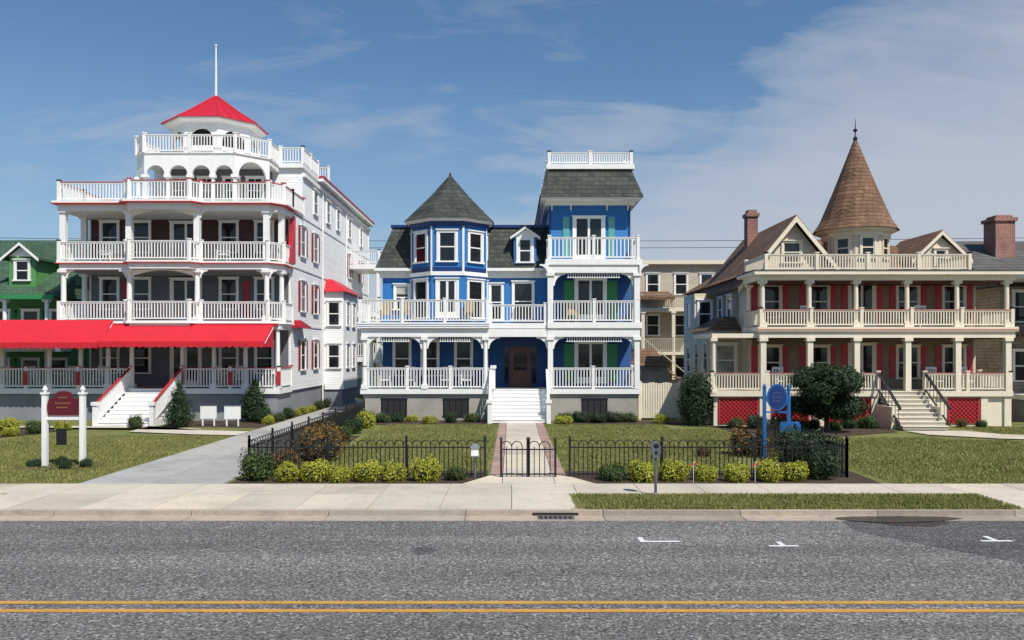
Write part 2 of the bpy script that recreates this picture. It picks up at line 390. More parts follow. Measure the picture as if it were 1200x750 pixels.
polysheet('garden_path','concrete',[(-19.3,38.2),(-16.9,38.2),(-16.6,35.5),(-13.5,34.4),(-11.42,34.0),(-11.42,35.6),(-13.5,36.2),(-14.6,37.2),(-26,37.5),(-26,38.2)],ZS+.012)
def bed(poly): polysheet('mulch_bed','dirt',poly,ZS-.012)
bed([(-7.5,21.62),(-1.4,21.62),(-.7,23.0),(-.7,24.0),(-5.6,24.0),(-6.4,27.5),(-6.3,34),(-7.45,34)])
bed([(2.3,21.62),(9.8,21.62),(10,26.5),(8.2,27),(7.2,24.0),(1.55,24.0),(1.55,23)])
bed([(-7.6,39.2),(-1.3,39.2),(-1.3,41.7),(-7.6,41.7)]); bed([(2.1,39.2),(8.2,39.2),(10.4,36.5),(10.8,38.6),(7,41.7),(2.1,41.7)])
bed([(-16.5,38.4),(-11.6,37.6),(-11.5,60),(-12.2,60),(-12.2,41.5),(-16.5,41.5)])
bed([(-30,31),(-22,30.5),(-20.2,34.5),(-19.6,38),(-30,37.3)]); bed([(-30,25.8),(-23,26.6),(-20.5,29.5),(-24,30.2),(-30,29.6)])
bed([(-15,24.4),(-13.6,23.9),(-12.4,24.7),(-12.9,25.9),(-14.6,25.8)])
bed([(9.6,30.5),(12.5,33.2),(16.8,35.6),(17,38.4),(9.5,38.5)])
b=B('centre_line_marking',True)
for y in (11.31,11.68): b.add('m','yellow',[(-150,y,.005),(150,y,.005),(150,y+.13,.005),(-150,y+.13,.005)],[(0,1,2,3)])
b.build()
def marking(x,y,w,t=.1,tail=.3,dirx=1,mid=False):
    b=B('parking_marking',True); z=.009
    b.add('m','whitel',[(x,y,z),(x+w,y,z),(x+w,y+t,z),(x,y+t,z)],[(0,1,2,3)])
    xx=x+w/2-.05 if mid else x
    b.add('m','whitel',[(xx,y+t,z),(xx+.1,y+t,z),(xx+.1,y+t+tail,z),(xx,y+t+tail,z)],[(0,1,2,3)]); b.build()
marking(2.42,15.45,.75,.1,.3); marking(4.75,15.1,.55,.09,.3,mid=True); marking(8.9,15.5,.6,.1,.35,mid=True)
polysheet('road_patch','asphalt2',[(7.0,17.38),(6.9,16.4),(9.2,13.2),(30,9.5),(30,17.38)],.004)
polysheet('road_patch','asphalt2',[(-1.75,14.6),(-1.5,14.55),(-1.35,14.9),(-1.6,15.1),(-1.8,14.95)],.004)
polysheet('puddle','wet',[(6.9,17.5),(7.3,17.3),(8.0,17.2),(8.8,17.28),(9.4,17.45),(9.7,17.6),(9.4,17.8),(8.4,17.86),(7.4,17.82),(7.0,17.7)],.017)
polysheet('puddle','wet',[(7.4,17.28),(7.9,16.9),(8.5,16.8),(9.0,17.0),(9.3,17.37),(7.6,17.38)],.009)
b=B('storm_drain',True); b.wbox('d','steel',.55,1.35,17.5,17.86,0,.016)
for i in range(7): b.wbox('d','black',.6+i*.105,.65+i*.105,17.53,17.83,.012,.019)
b.wbox('d','dark',.45,1.45,KY-.012,KY-.004,.03,.08)
b.build()

def rawmesh(name,V,k,mat,link=True):
    n=len(V)//k; me=bpy.data.meshes.new(name); me.vertices.add(len(V)); me.vertices.foreach_set('co',V.astype(np.float32).ravel())
    me.loops.add(n*k); me.loops.foreach_set('vertex_index',np.arange(n*k,dtype=np.int32)); me.polygons.add(n)
    me.polygons.foreach_set('loop_start',np.arange(0,n*k,k,dtype=np.int32)); me.polygons.foreach_set('loop_total',np.full(n,k,dtype=np.int32))
    me.update(); me.validate(); me.materials.append(M[mat])
    if link:
        o=bpy.data.objects.new(name,me); COL.objects.link(o); return o
    return me
def grass(name,rects,n,h,mat='blade'):
    A=[(x1-x0)*(y1-y0) for x0,x1,y0,y1 in rects]; tot=sum(A); V=[];
    for (x0,x1,y0,y1),a in zip(rects,A):
        k=int(n*a/tot); x=RNG.uniform(x0,x1,k); y=RNG.uniform(y0,y1,k); an=RNG.uniform(0,2*np.pi,k)
        hh=h*RNG.uniform(.5,1.2,k); w=.012+.012*RNG.random(k); lx=RNG.normal(0,.35,k)*hh; ly=RNG.normal(0,.35,k)*hh
        z=np.full(k,ZS-.03)
        p0=np.stack([x-np.cos(an)*w,y-np.sin(an)*w,z],1); p1=np.stack([x+np.cos(an)*w,y+np.sin(an)*w,z],1); p2=np.stack([x+lx,y+ly,z+hh],1)
        V.append(np.stack([p0,p1,p2],1).reshape(-1,3))
    rawmesh(name,np.concatenate(V),3,mat)
grass('lawn_grass',[(-30,-20,21.7,26),(-20,-11.6,21.7,34),(-6.0,-.7,24.1,39.2),(1.55,7.2,24.1,39.2),(10.1,17.2,21.7,30.5),(12.5,17.2,30.5,33.2),(17.2,32,21.7,30.4),(17.2,19.6,30.4,32.4),(7.2,9.3,27,37),(20.5,36,34.6,38)],260000,.065)
grass('verge_grass',[(1.42,11.3,KY+.18,19.92)],36000,.09)
grass('verge_grass',[(1.3,11.45,KY+.1,KY+.24),(1.3,11.45,19.88,20.0),(-19,-12.3,19.88,20.02),(10.1,20,21.5,21.75),(-20,-11.6,21.5,21.75)],6000,.07)

# ------------------------------------------------------------ LEFT red & white hotel
h=B('red_and_white_hotel')
ped=[(-23,44),(-23,41.6),(-19.6,41.6),(-19.2,41.1),(-16.2,41.1),(-15.8,41.6),(-12.4,41.6),(-11.8,42.3),(-11.8,44)]
def grow(poly,d):
    cx=-17.4
    return [(x+(d if x>cx else -d),y-(d if y<43.9 else 0)) for x,y in poly]
h.wbox('walls','white_siding',-22.7,-11.9,44,68,1.5,11.1)
h.wbox('porch_wall_shade','shadewall',-22.6,-12.0,43.997,44,1.74,4.9); h.wbox('porch_wall_shade','shadewall',-22.6,-12.0,43.997,44,5.18,7.7); h.wbox('porch_wall_shade','redshade',-22.6,-12.0,43.997,44,8.22,10.7)  # thin skins over the front wall, painted with porch shade
h.wbox('foundation','block',-22.6,-12.0,44.1,67.9,0,1.5)
h.wbox('walls','white_siding',-20.3,-11.9,46.5,68,11.1,14.0)
h.wbox('cornice','white',-20.6,-11.5,50.0,68.4,14.0,14.22); h.wbox('cornice_trim','red',-20.65,-11.45,49.95,68.45,14.22,14.32)
h.wbox('cornice','white',-20.5,-11.8,46.3,49.95,14.0,14.25)
h.wbox('cornice','white',-11.9,-11.75,46.6,68.05,13.55,13.75)
h.frustum('roof','greyroof',(-20.5,-11.6,50.1,68.3),14.32,(-18,-14,54,64),15.4)
h.wbox('corner_boards','white',-11.9,-11.86,44.0,44.2,1.5,11.1); h.wbox('corner_boards','white',-11.9,-11.86,67.8,68,1.5,13.5)
h.wbox('porch_base','block',-30,-19.45,41.75,44.09,0,1.42); h.wbox('porch_base','block',-16.75,-11.95,41.75,44.09,0,1.42); h.wbox('porch_base','block',-19.45,-16.75,42.2,44.09,0,1.42)
h.wbox('porch_floor','white',-30,-19.4,41.6,43.99,1.45,1.73); h.wbox('porch_floor','white',-16.8,-11.8,41.6,43.99,1.45,1.73); h.wbox('porch_floor','floor',-19.4,-16.8,41.67,43.99,1.44,1.725)
h.wbox('porch_floor','floor',-29.9,-19.45,41.75,43.98,1.732,1.736); h.wbox('porch_floor','floor',-16.75,-11.95,41.75,43.98,1.732,1.736)
h.rail((-30,41.67),(-19.4,41.67),1.73,1.05,'red'); h.rail((-16.8,41.67),(-11.85,41.67),1.73,1.05,'red'); h.rail((-11.85,41.67),(-11.85,43.95),1.73,1.05,'red')
h.stairs(-19.35,-16.85,38.2,41.67,.13,1.73,9,'white','white')
for x in (-19.42,-16.78):
    h.rail((x,38.25),(x,41.6),.2,1.0,'red',z2=1.75,posts=False,part='stair_railing'); h.column(x,38.2,.1,1.25,.1,sq=True); h.wbox('stairs','white',x-.05,x+.05,38.3,41.6,.1,.4)
for x in (-28.6,-26,-23.6,-22,-20.6,-19.4,-16.8,-15.2,-13.6,-11.95): h.column(x,41.8,1.73,4.9,.12)
for x in (-27.4,-24.7,-22.05,-16.8,-14.3,-11.85): h.wbox('rail_panels','red',x-.11,x+.11,41.55,41.59,1.9,2.6)
h.wbox('porch_roof','ceilw',-30,-11.85,41.3,43.99,4.9,5.0)
def awning(x0,x1,yt,zt,yb,zb):
    fr=Fr(0,0,0,90)
    h.prism('awning','awning',fr,[(yt,zt),(yb,zb),(yb,zb-.05),(yt,zt-.05)],x0,x1)
    n=int((x1-x0)/.3)
    for i in range(n):
        a=x0+i*(x1-x0)/n; c=x0+(i+1)*(x1-x0)/n
        h.prism('awning_valance','awning',Fr(0,yb,0,0),[(a,zb-.04),(a,zb-.24),(a+.3*(c-a),zb-.3),(a+.7*(c-a),zb-.3),(c,zb-.24),(c,zb-.04)],-.02,.02+.004*(i%2))
    n=int((x1-x0)/1.8)
    for i in range(n+1):
        x=x0+i*(x1-x0)/n; h.tube('awning_frame','white',(x,yt,zt-.12),(x,yb+.05,zb-.1),.02); h.tube('awning_seams','red',(x,yt,zt+.01),(x,yb,zb+.01),.018,4)
    for x in (x0,x1-.03): h.prism('awning','awning',fr,[(yt,zt-.05),(yb,zb-.05),(yb,zb-.28),(yt,zb-.28)],x,x+.03)
awning(-20.05,-12.0,41.2,4.95,39.7,4.1); awning(-30,-20.1,41.3,5.2,39.9,4.05)
h.wbox('awning_ledge','red',-30,-11.8,41.15,41.4,4.9,5.02)
for i,(zf,zn) in enumerate(((5.16,8.2),(8.2,11.24))):
    h.slab('decks','white',grow(ped,.0),zf-.42,zf-.1); h.slab('decks','white',grow(ped,.1),zf-.1,zf); h.slab('deck_trim','red' if i else 'white',grow(ped,.14),zf-.14,zf-.1)
    h.slab('deck_boards','floor',[(-22.9,43.98),(-22.9,41.7),(-12.4,41.7),(-11.95,42.3),(-11.95,43.98)],zf+.003,zf+.012)
    for a,bb in zip(ped[:-1],ped[1:]): h.rail(a,bb,zf,.98,'white')
    for x,y in ((-22.85,41.75),(-19.45,41.65),(-16.0,41.65),(-12.5,41.75),(-11.95,42.5),(-22.85,43.8)): 
        h.column(x,y,zf,zn-.42,.14,sq=(i==1))
        for d in (1,-1):
            if -22.9<x+d*.3<-11.9 and y<42: h.bracket(Fr(0,y,0,0),x+d*.13,zn-.44,.4,d)
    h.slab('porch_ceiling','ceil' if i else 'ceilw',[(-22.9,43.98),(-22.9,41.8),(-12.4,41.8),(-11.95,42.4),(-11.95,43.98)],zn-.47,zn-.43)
    for a,c in ((-19.3,-16.15),):
        pts=[(a,zn-.44)]+[(a+(c-a)*t,zn-.44-.32+.3*math.sin(math.pi*t)) for t in np.linspace(0,1,11)]+[(c,zn-.44)]
        h.prism('bay_arch','white',Fr(0,41.6,0,0),pts,-.05,.05)
zf=11.24
h.slab('decks','white',grow(ped,.05),zf-.5,zf-.12); h.slab('decks','white',grow(ped,.25),zf-.12,zf); h.slab('deck_trim','red',grow(ped,.29),zf-.17,zf-.125)
for a,bb in zip(ped[:-1],ped[1:]): h.rail(a,bb,zf,.98,'red')
h.rail((-11.8,44),(-11.8,46.4),zf,.98,'red')
h.wbox('decks','floor',-22.7,-11.9,44,46.5,11.1,11.23)
h.rail((-23,44),(-23,50),zf,.98,'red'); h.rail((-21.2,46.4),(-20.3,46.4),zf+1,.9)
FW=Fr(0,44,0,0)
for zf in (1.73,5.16,8.2):
    for x in (-21.6,-19.9,-15.2,-13.3): h.window(FW,x,zf+.75,.85,1.55,'white',mullion=False,blind=0)
    h.window(FW,-17.5,zf+.05,1.5,2.2,'white',door=True,blind=0)
for x in (-20.75,-14.25): h.wbox('wall_panels','redd',x-.17,x+.17,43.95,43.995,5.4,7.4)
g=[(-20.1,46.5),(-20.1,43.9),(-19.4,43.2),(-14.6,43.2),(-13.2,44.6),(-13.2,46.5)]
h.slab('decks','white',g,13.75,14.05); h.slab('decks','white',[(x*1.0+(.06 if x>-17 else -.06),y-.06) for x,y in g],14.05,14.1)
for a,bb in zip(g[:-1],g[1:]): h.rail(a,bb,14.1,.95,'white')
def arc_run(a,bb,k,z0,z1,sp):
    fr,Ln=FrAB(a,bb)
    for i in range(k):
        u0=i*Ln/k;u1=(i+1)*Ln/k
        h.arch(Fr(*fr.p(0,0,0)[:2],0,math.degrees(math.atan2(fr.u[1],fr.u[0]))),u0,u1,z0,z1,(u1-u0)*.8,sp,t=.16)
    for i in range(k+1): 
        p=fr.p(i*Ln/k,0,-.08); h.column(p[0],p[1],11.24,12.95,.1)
for a,bb,k in ((g[1],g[2],1),(g[2],g[3],4),(g[3],g[4],1)): arc_run(a,bb,k,12.95,13.75,12.96)
h.wbox('walls','shadewall',-19.3,-13.6,45.6,46.49,11.24,13.74)  # gallery back wall, shade behind the arches painted into the siding
FW2=Fr(0,45.6,0,0)
for x in (-18.5,-17.0,-15.6,-14.3): h.window(FW2,x,11.9,.8,1.3,'white',mullion=True,blind=0)
h.lathe('cupola_base','white_siding',-17.2,47.6,[(2.6,14.0),(2.6,14.6)],8,22.5)
for fr,hw,ny in facets(-17.2,47.6,2.25,8,0):
    h.arch(fr,-hw,hw,14.6,16.3,hw*1.45,15.3,t=.14,back=None)
    h.box('cupola_sills','white',fr,-hw-.03,hw+.03,14.9,15.0,0,.08)
    h.box('cupola_panels','white',fr,-hw,hw,14.6,15.0,-.2,-.15)
h.lathe('cupola_shade_core','dark',-17.2,47.6,[(1.8,14.6),(1.8,16.28)],8,22.5)  # added dark body, painted shade inside the cupola arches
h.lathe('cupola_cornice','white',-17.2,47.6,[(2.45,16.3),(2.85,16.42),(2.85,16.52)],8,22.5)
h.lathe('cupola_roof','redmetal',-17.2,47.6,[(2.95,16.52),(1.75,17.25),(.75,17.95),(.12,18.4)],8,22.5)
for i in range(24):
    a=rad(22.5+15*i); k=1 if i%3==0 else math.cos(rad(22.5))/math.cos(rad((15*(i%3))-22.5)); c,d=math.cos(a)*k,math.sin(a)*k; pr=[(2.95,16.54),(1.75,17.27),(.75,17.97),(.12,18.42)]
    for (r0,z0),(r1,z1) in zip(pr[:-1],pr[1:]): h.tube('cupola_roof_ribs','red',(-17.2+r0*c,47.6+r0*d,z0),(-17.2+r1*c,47.6+r1*d,z1),.035 if i%3==0 else .022,4)
h.tube('flagpole','white',(-17.2,47.6,18.3),(-17.2,47.6,21.3),.07,8,.04); h.lathe('flagpole_ball','white',-17.2,47.6,[(.03,21.28),(.09,21.36),(.03,21.45)],8)
h.rail((-13.1,46.4),(-11.85,46.4),14.25,.9); h.rail((-11.85,46.4),(-11.85,50),14.25,.9); h.rail((-15.2,52.3),(-11.7,52.3),14.35,1.0,'white')
SX=Fr(-11.9,0,0,90)
for zz in (2.6,5.9,9.0,11.9):
    for y in (46.6,49.6,60.0,64.5):
        if zz>11 and y<47: continue
        h.window(SX,y,zz,.95,1.6 if zz<11 else 1.3,'white',shut='redd' if zz<11 else None,blind=0)
h.window(SX,53,11.9,.9,1.3,'white',blind=0); h.window(SX,56,11.9,.9,1.3,'white',blind=0)
for zz in (5.0,8.2,11.2): h.box('belt_course','white',SX,44.2,67.79,zz,zz+.12,0,.04)
h.wbox('side_bay','white_siding',-11.9,-10.7,52,56.6,1.2,7.4); h.wbox('side_bay_base','block',-11.95,-10.8,52.1,56.5,0,1.2)
h.frustum('side_bay_roof','redmetal',(-12.0,-10.45,51.75,56.85),7.4,(-11.9,-11.6,52.6,56),8.25)
for zz in (2.6,5.3):
    h.window(Fr(-10.7,0,0,90),53.3,zz,.8,1.4,'white',blind=0); h.window(Fr(-10.7,0,0,90),55.3,zz,.8,1.4,'white'); h.window(Fr(0,52,0,0),-11.3,zz,.7,1.4,'white',blind=0)
for zf in (3.2,6.5,10.0):
    h.wbox('decks','white',-11.9,-9.7,60,64,zf-.35,zf); h.rail((-11.8,60.05),(-9.75,60.05),zf,1.0); h.rail((-9.75,60.05),(-9.75,64),zf,1.0)
for x,y in ((-9.8,60.1),(-9.8,63.9)):
    for a,c in ((.1,2.85),(3.2,6.15),(6.5,9.65)): h.column(x,y,a,c,.12,sq=True)
h.prism('shoulder','redmetal',Fr(0,0,0,90),[(43.2,8.3),(44.3,8.3),(44.3,10.9),(43.9,10.9),(43.75,10.0),(43.45,9.1)],-11.88,-11.7)
h.prism('shoulder','redmetal',Fr(-11.9,0,0,90),[(44.25,4.9),(46.5,4.9),(46.5,5.0),(44.25,5.3)],0,.5)
h.wbox('downpipe','white',-11.86,-11.78,51.2,51.28,.3,13.5); h.wbox('downpipe','white',-11.86,-11.78,58.5,58.58,.3,13.5)
h.build()

# ------------------------------------------------------------ BLUE house
h=B('blue_victorian_house'); Y0=41.67; F0=Fr(0,Y0,0,0)
for x0,x1 in ((-7.55,-1.2),(1.85,6.4)): h.wbox('foundation','found',x0,x1,Y0+.03,44,0,1.45)
h.wbox('foundation','found',-1.2,1.85,42.6,44,0,1.45); h.wbox('foundation','found',-7.2,6.3,44,58,0,1.6)
for x in (-6.0,-2.85,4.2): 
    h.box('basement_windows','dark',F0,x-.66,x+.66,.3,1.2,-.028,-.01)
    for k in range(5): h.box('basement_grilles','black',F0,x-.64+.31*k,x-.60+.31*k,.35,1.15,-.01,.01)
    h.box('basement_grilles','black',F0,x-.68,x+.68,1.15,1.22,-.02,.012); h.box('basement_grilles','black',F0,x-.68,x+.68,.28,.35,-.02,.012)
h.wbox('porch_floor','white',-7.7,-1.1,Y0-.12,44,1.45,1.7); h.wbox('porch_floor','white',1.85,6.55,Y0-.12,44,1.45,1.7); h.wbox('porch_floor','floor',-1.1,1.85,41.9,44,1.44,1.695)
h.wbox('porch_floor','floor',-7.4,-1.1,Y0+.1,43.98,1.703,1.707); h.wbox('porch_floor','floor',1.95,6.3,Y0+.1,43.28,1.703,1.707)
h.rail((-7.5,Y0),(-.95,Y0),1.7,1.08); h.rail((1.9,Y0),(6.35,Y0),1.7,1.08); h.rail((-7.5,Y0),(-7.5,43.9),1.7,1.08); h.rail((6.35,Y0),(6.35,43.3),1.7,1.08)
h.stairs(-1.05,1.75,39.8,41.9,.13,1.69,9,'white','white')
for x in (-1.08,1.78): h.rail((x,39.8),(x,41.6),.2,.95,z2=1.75,posts=False,part='stair_railing'); h.column(x,39.8,.1,1.25,.1,sq=True)
h.wbox('walls','blue',-6.95,1.9,44,58,1.6,7.9); h.wbox('walls','blue',1.95,6.28,43.3,57,1.6,8.2); h.wbox('walls','blue',2.0,6.2,43.2,54,8.3,11.3)
h.wbox('porch_wall_shade','blueshade',-6.9,1.88,43.997,44,1.71,4.7); h.wbox('porch_wall_shade','blueshade',2.0,6.25,43.297,43.3,1.71,4.7); h.wbox('porch_wall_shade','blueshade',2.0,6.25,43.297,43.3,5.1,7.9)  # skins on the blue walls holding painted porch shade
h.wbox('corner_boards','navy',1.96,2.06,43.17,43.199,8.3,11.2); h.wbox('corner_boards','navy',6.14,6.24,43.17,43.199,8.3,11.2)
FW=Fr(0,44,0,0)
for x in (-5.9,-4.4,-2.6): h.window(FW,x,2.35,.8,1.75,'white',blind=0)
h.box('entry_surround','navy',FW,-.5,1.4,1.7,4.3,0,.05); h.box('entry_door','door',FW,-.1,1.0,1.72,3.85,.05,.1); h.box('entry_door','glass',FW,.1,.8,2.6,3.6,.1,.115); h.box('entry_sidelights','glass',FW,-.4,-.18,1.9,3.85,.05,.07); h.box('entry_sidelights','glass',FW,1.08,1.3,1.9,3.85,.05,.07)
for x in (-7.5,-4.45,-1.35): h.column(x,Y0,1.7,4.35,.11)
for x in (1.95,6.35): h.column(x,Y0,1.7,4.35,.13,sq=True)
h.column(-7.5,43.7,1.7,4.35,.11); h.column(-1.35,43.6,1.7,4.35,.1); h.column(-.95,Y0,1.7,2.9,.1,sq=True)
h.wbox('beams','white',-7.65,1.8,Y0-.1,Y0+.14,4.35,4.75); h.wbox('beams','white',1.8,6.5,Y0-.13,Y0+.17,4.35,4.78); h.wbox('beams','white',-7.6,-7.4,Y0+.14,44,4.35,4.75)
for x,ds in ((-7.5,(1,)),(-4.45,(1,-1)),(-1.35,(1,-1)),(1.95,(1,-1)),(6.35,(-1,))):
    for d in ds: h.bracket(Fr(0,Y0,0,0),x+d*.12,4.35,.6,d)
def spindles(x0,x1,z,m='white'):
    n=int((x1-x0)/.12)
    for i in range(n): u=x0+(i+.5)*(x1-x0)/n; h.box('spindle_frieze',m,F0,u-.02,u+.02,z-.22,z-.004,-.02,.02)
    h.box('spindle_frieze',m,F0,x0,x1,z-.25,z-.22,-.025,.025)
spindles(-6.7,-5.2,4.35); spindles(-3.7,-2.1,4.35); spindles(2.75,5.6,4.35); spindles(2.8,5.5,7.6)
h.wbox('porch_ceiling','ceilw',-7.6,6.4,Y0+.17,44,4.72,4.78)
h.wbox('decks','white',-7.85,-1.15,Y0-.25,44,4.78,5.08); h.wbox('decks','white',-1.15,1.8,Y0-.05,44,4.78,5.05); h.wbox('decks','white',1.8,6.6,Y0-.2,44,4.79,5.09)
for zz in (4.86,4.97): h.wbox('deck_trim','navy',-7.86,-1.14,Y0-.26,Y0-.2495,zz,zz+.02)
h.rail((-7.7,Y0-.15),(-1.25,Y0-.15),5.08,1.15); h.rail((-7.7,Y0-.15),(-7.7,43.95),5.08,1.15); h.rail((-1.1,Y0+.05),(1.7,Y0+.05),5.05,.95); h.rail((1.95,Y0-.05),(6.4,Y0-.05),5.09,1.1); h.rail((6.4,Y0),(6.4,43.2),5.09,1.1)
for x in (1.95,6.35): h.column(x,Y0,5.09,7.6,.14,sq=True)
h.wbox('beams','white',1.8,6.5,Y0-.13,Y0+.17,7.6,8.0); h.wbox('beams','white',6.25,6.45,Y0+.17,43.3,7.6,8.0); h.wbox('beams','white',1.85,2.05,Y0+.17,43.3,7.6,8.0)
for x,ds in ((1.95,(1,)),(6.35,(-1,))):
    for d in ds: h.bracket(Fr(0,Y0,0,0),x+d*.15,7.6,.65,d)
h.bracket(Fr(0,Y0-.2,0,0),1.85,8.02,.45,-1); h.bracket(Fr(0,Y0-.2,0,0),6.45,8.02,.45,1)
h.wbox('decks','white',1.7,6.6,Y0-.2,43.3,8.0,8.29); h.wbox('porch_ceiling','bluep',2.06,6.24,Y0+.18,43.29,7.94,7.995)
h.rail((1.9,Y0-.08),(6.4,Y0-.08),8.29,1.12,sp=.19,bw=.06); h.rail((6.4,Y0),(6.4,43.1),8.29,1.1); h.rail((1.9,Y0),(1.9,43.1),8.29,1.1)
FT=Fr(0,43.3,0,0)
for zz,hh in ((2.0,2.0),(5.3,2.05)):
    h.window(FT,4.15,zz,1.5,hh,'white',door=True,blind=0)
    for x in (3.0,5.3): h.box('shutters','greend',FT,x-.26,x+.26,zz,zz+hh,.0,.05)
FT3=Fr(0,43.2,0,0)
h.window(FT3,4.05,8.45,1.5,2.15,'white',door=True,blind=.0)
for x in (2.85,5.25): h.box('shutters','teal',FT3,x-.17,x+.17,8.6,10.7,0,.05)
h.wbox('tower_cornice','white',1.75,6.45,42.9,54.3,11.3,11.5); h.wbox('tower_cornice','white',1.5,6.7,42.3,54.6,11.5,11.6)
for x in (2.1,3.1,5.0,6.1): h.bracket(Fr(x,0,0,90),43.19,11.49,.45,-1)
h.frustum('tower_roof','slate',(1.42,6.78,42.2,54.7),11.6,(1.95,6.25,42.95,54),13.15)
h.wbox('tower_roof_cornice','white',1.8,6.4,42.8,54.1,13.15,13.4)
h.rail((1.95,42.95),(6.25,42.95),13.4,.62,sp=.12); h.rail((1.95,42.95),(1.95,54),13.4,.62,sp=.2); h.rail((6.25,42.95),(6.25,54),13.4,.62,sp=.2)
h.window(FW,-5.9,5.9,.7,1.2,'white')
h.window(FW,.6,5.35,1.0,1.9,'white',blind=0); h.window(FW,-.85,5.35,.6,1.8,'white',blind=0)
h.wbox('frieze','white',-7.1,1.94,43.93,43.99,7.55,7.9); h.wbox('eave','white',-7.35,1.9,43.6,58.2,7.9,8.05)
for i in range(22): x=-7.0+i*.4; h.wbox('dentils','white',x,x+.12,43.75,43.92,7.66,7.89)
h.frustum('mansard_roof','slate',(-7.3,1.95,43.65,58.1),8.05,(-6.5,1.98,44.7,57),10.35)
h.wbox('mansard_cap','navy',-6.6,1.97,44.6,57.1,10.35,10.5)
for fr,hw,ny in facets(-3.35,44.4,2.0,8,0):
    h.box('turret_walls','blue',fr,-hw,hw,5.08,10.35,-.12,0)
    h.box('turret_trim','white',fr,-hw-.02,hw+.02,7.55,7.75,0,.07); h.box('turret_trim','navy',fr,-hw-.05,hw+.05,10.1,10.35,0,.1); h.box('turret_trim','white',fr,-hw,-hw+.05,7.75,10.1,0,.03); h.box('turret_trim','white',fr,hw-.05,hw,7.75,10.1,0,.03)
    h.box('turret_trim','navy',fr,-hw+.06,hw-.06,7.76,7.98,0,.035)
    if ny<.1:
        h.window(fr,0,8.3,hw*1.0,1.45,'white',blind=0,c=.14); h.window(fr,0,5.4,hw*1.15,1.85,'white',blind=0,c=.13,door=(ny<-.9))
h.lathe('turret_core','navy',-3.35,44.4,[(1.95,5.1),(1.95,10.3)],8,22.5)
h.lathe('turret_eave','white',-3.35,44.4,[(2.3,10.35),(2.5,10.42),(2.5,10.49)],8,22.5)
h.lathe('turret_roof','slate',-3.35,44.4,[(2.57,10.49),(2.1,10.95),(1.1,11.95),(.04,13.15)],8,22.5)
h.lathe('turret_finial','slate',-3.35,44.4,[(.05,13.1),(.07,13.2),(.02,13.3)],8)
h.wbox('dormer','blue',.1,1.3,43.75,46,8.1,9.75); FD=Fr(0,43.75,0,0)
h.window(FD,.7,8.4,.62,1.15,'white',blind=0,c=.16,cap=False); h.chevron('dormer_roof','white',FD,-.1,9.7,.7,10.25,1.5,9.7,-2,.2,.12); h.prism('dormer','white',FD,[(.05,9.7),(1.35,9.7),(.7,10.1)],0,.04)
h.chevron('dormer_roof','slate',FD,-.12,9.76,.7,10.34,1.52,9.76,-2,.18,.06)
h.build()

# ------------------------------------------------------------ CREAM house
h=B('cream_turreted_house'); Y1=38.5; F1=Fr(0,Y1,0,0)
h.wbox('walls','cream',11.9,23.2,41,56,1.6,7.3); h.wbox('foundation','found',11.95,23.1,41.05,56,0,1.6)
h.wbox('porch_wall_shade','creamsh',12.0,23.1,40.997,41,1.76,4.2); h.wbox('porch_wall_shade','creamsh',12.0,23.1,40.997,41,4.77,6.9)  # skins on the cream wall, shade of both porches painted on
h.wbox('walls','shake',11.86,11.899,43,50,4.9,7.2)
h.wbox('porch_base','creamp',9.5,17.15,Y1+.08,41,0,1.5); h.wbox('porch_base','creamp',19.5,23.3,Y1+.08,41,0,1.5); h.wbox('porch_base','creamp',17.15,19.5,39.3,41,0,1.5)
for u0,u1 in ((9.8,11.5),(12.3,13.9),(15.0,16.8),(20.6,21.9)): h.lattice(Fr(0,Y1+.06,0,0),u0,u1,.25,1.35,'red','maroon')
for x in (11.8,14.3,17.05,19.7,22.2,23.3): h.wbox('porch_piers','creamp',x-.16,x+.16,Y1-.02,Y1+.3,0,1.5)
h.wbox('porch_floor','creamp',9.3,17.2,Y1-.1,41,1.5,1.75); h.wbox('porch_floor','creamp',19.4,23.5,Y1-.1,41,1.5,1.75); h.wbox('porch_floor','floor',17.2,19.4,Y1+.2,41,1.49,1.745)
for zf in (1.752,4.763): h.wbox('porch_floor','floor',12.0,17.1,Y1+.1,40.98,zf,zf+.004); h.wbox('porch_floor','floor',19.5,23.2,Y1+.1,40.98,zf,zf+.004)
R=dict(cap='pink',bal='creamp',sp=.13)
h.rail((9.4,Y1),(17.2,Y1),1.75,.85,**R); h.rail((19.4,Y1),(23.4,Y1),1.75,.85,**R); h.rail((9.4,Y1),(9.4,42.4),1.75,.85,**R); h.rail((23.4,Y1),(23.4,41),1.75,.85,**R)
h.stairs(17.3,19.3,36.2,Y1+.2,.13,1.74,9,'creamp','found')
for x in (17.2,19.4): h.rail((x,36.3),(x,Y1),.2,.9,'black','black',z2=1.75,posts=False,sp=.3,bw=.02,part='stair_railing'); h.wbox('stair_cheeks','creamp',x-.12,x+.12,36.9,Y1+.1,0,1.1)
PX=(11.8,14.0,16.2,18.6,20.95,23.3)
for x in PX:
    h.column(x,Y1+.05,1.75,4.25,.13,'creamp',sq=True); h.column(x,Y1+.1,4.76,6.95,.12,'creamp')
h.column(9.5,Y1+.1,1.75,4.25,.1,'creamp')
h.wbox('decks','creamp',9.4,11.6,Y1,42.6,4.25,4.45)
h.column(11.8,40.8,4.76,6.95,.11,'creamp')
h.wbox('decks','creamp',11.6,23.6,Y1-.1,40.99,4.25,4.55); h.wbox('decks','creamp',11.5,23.7,Y1-.2,41,4.55,4.76); h.wbox('deck_trim','pink',11.48,23.72,Y1-.215,Y1-.205,4.6,4.66)
h.rail((11.7,Y1),(23.5,Y1),4.76,.82,**R); h.rail((11.7,Y1),(11.7,41),4.76,.82,**R); h.rail((23.5,Y1),(23.5,41),4.76,.82,**R)
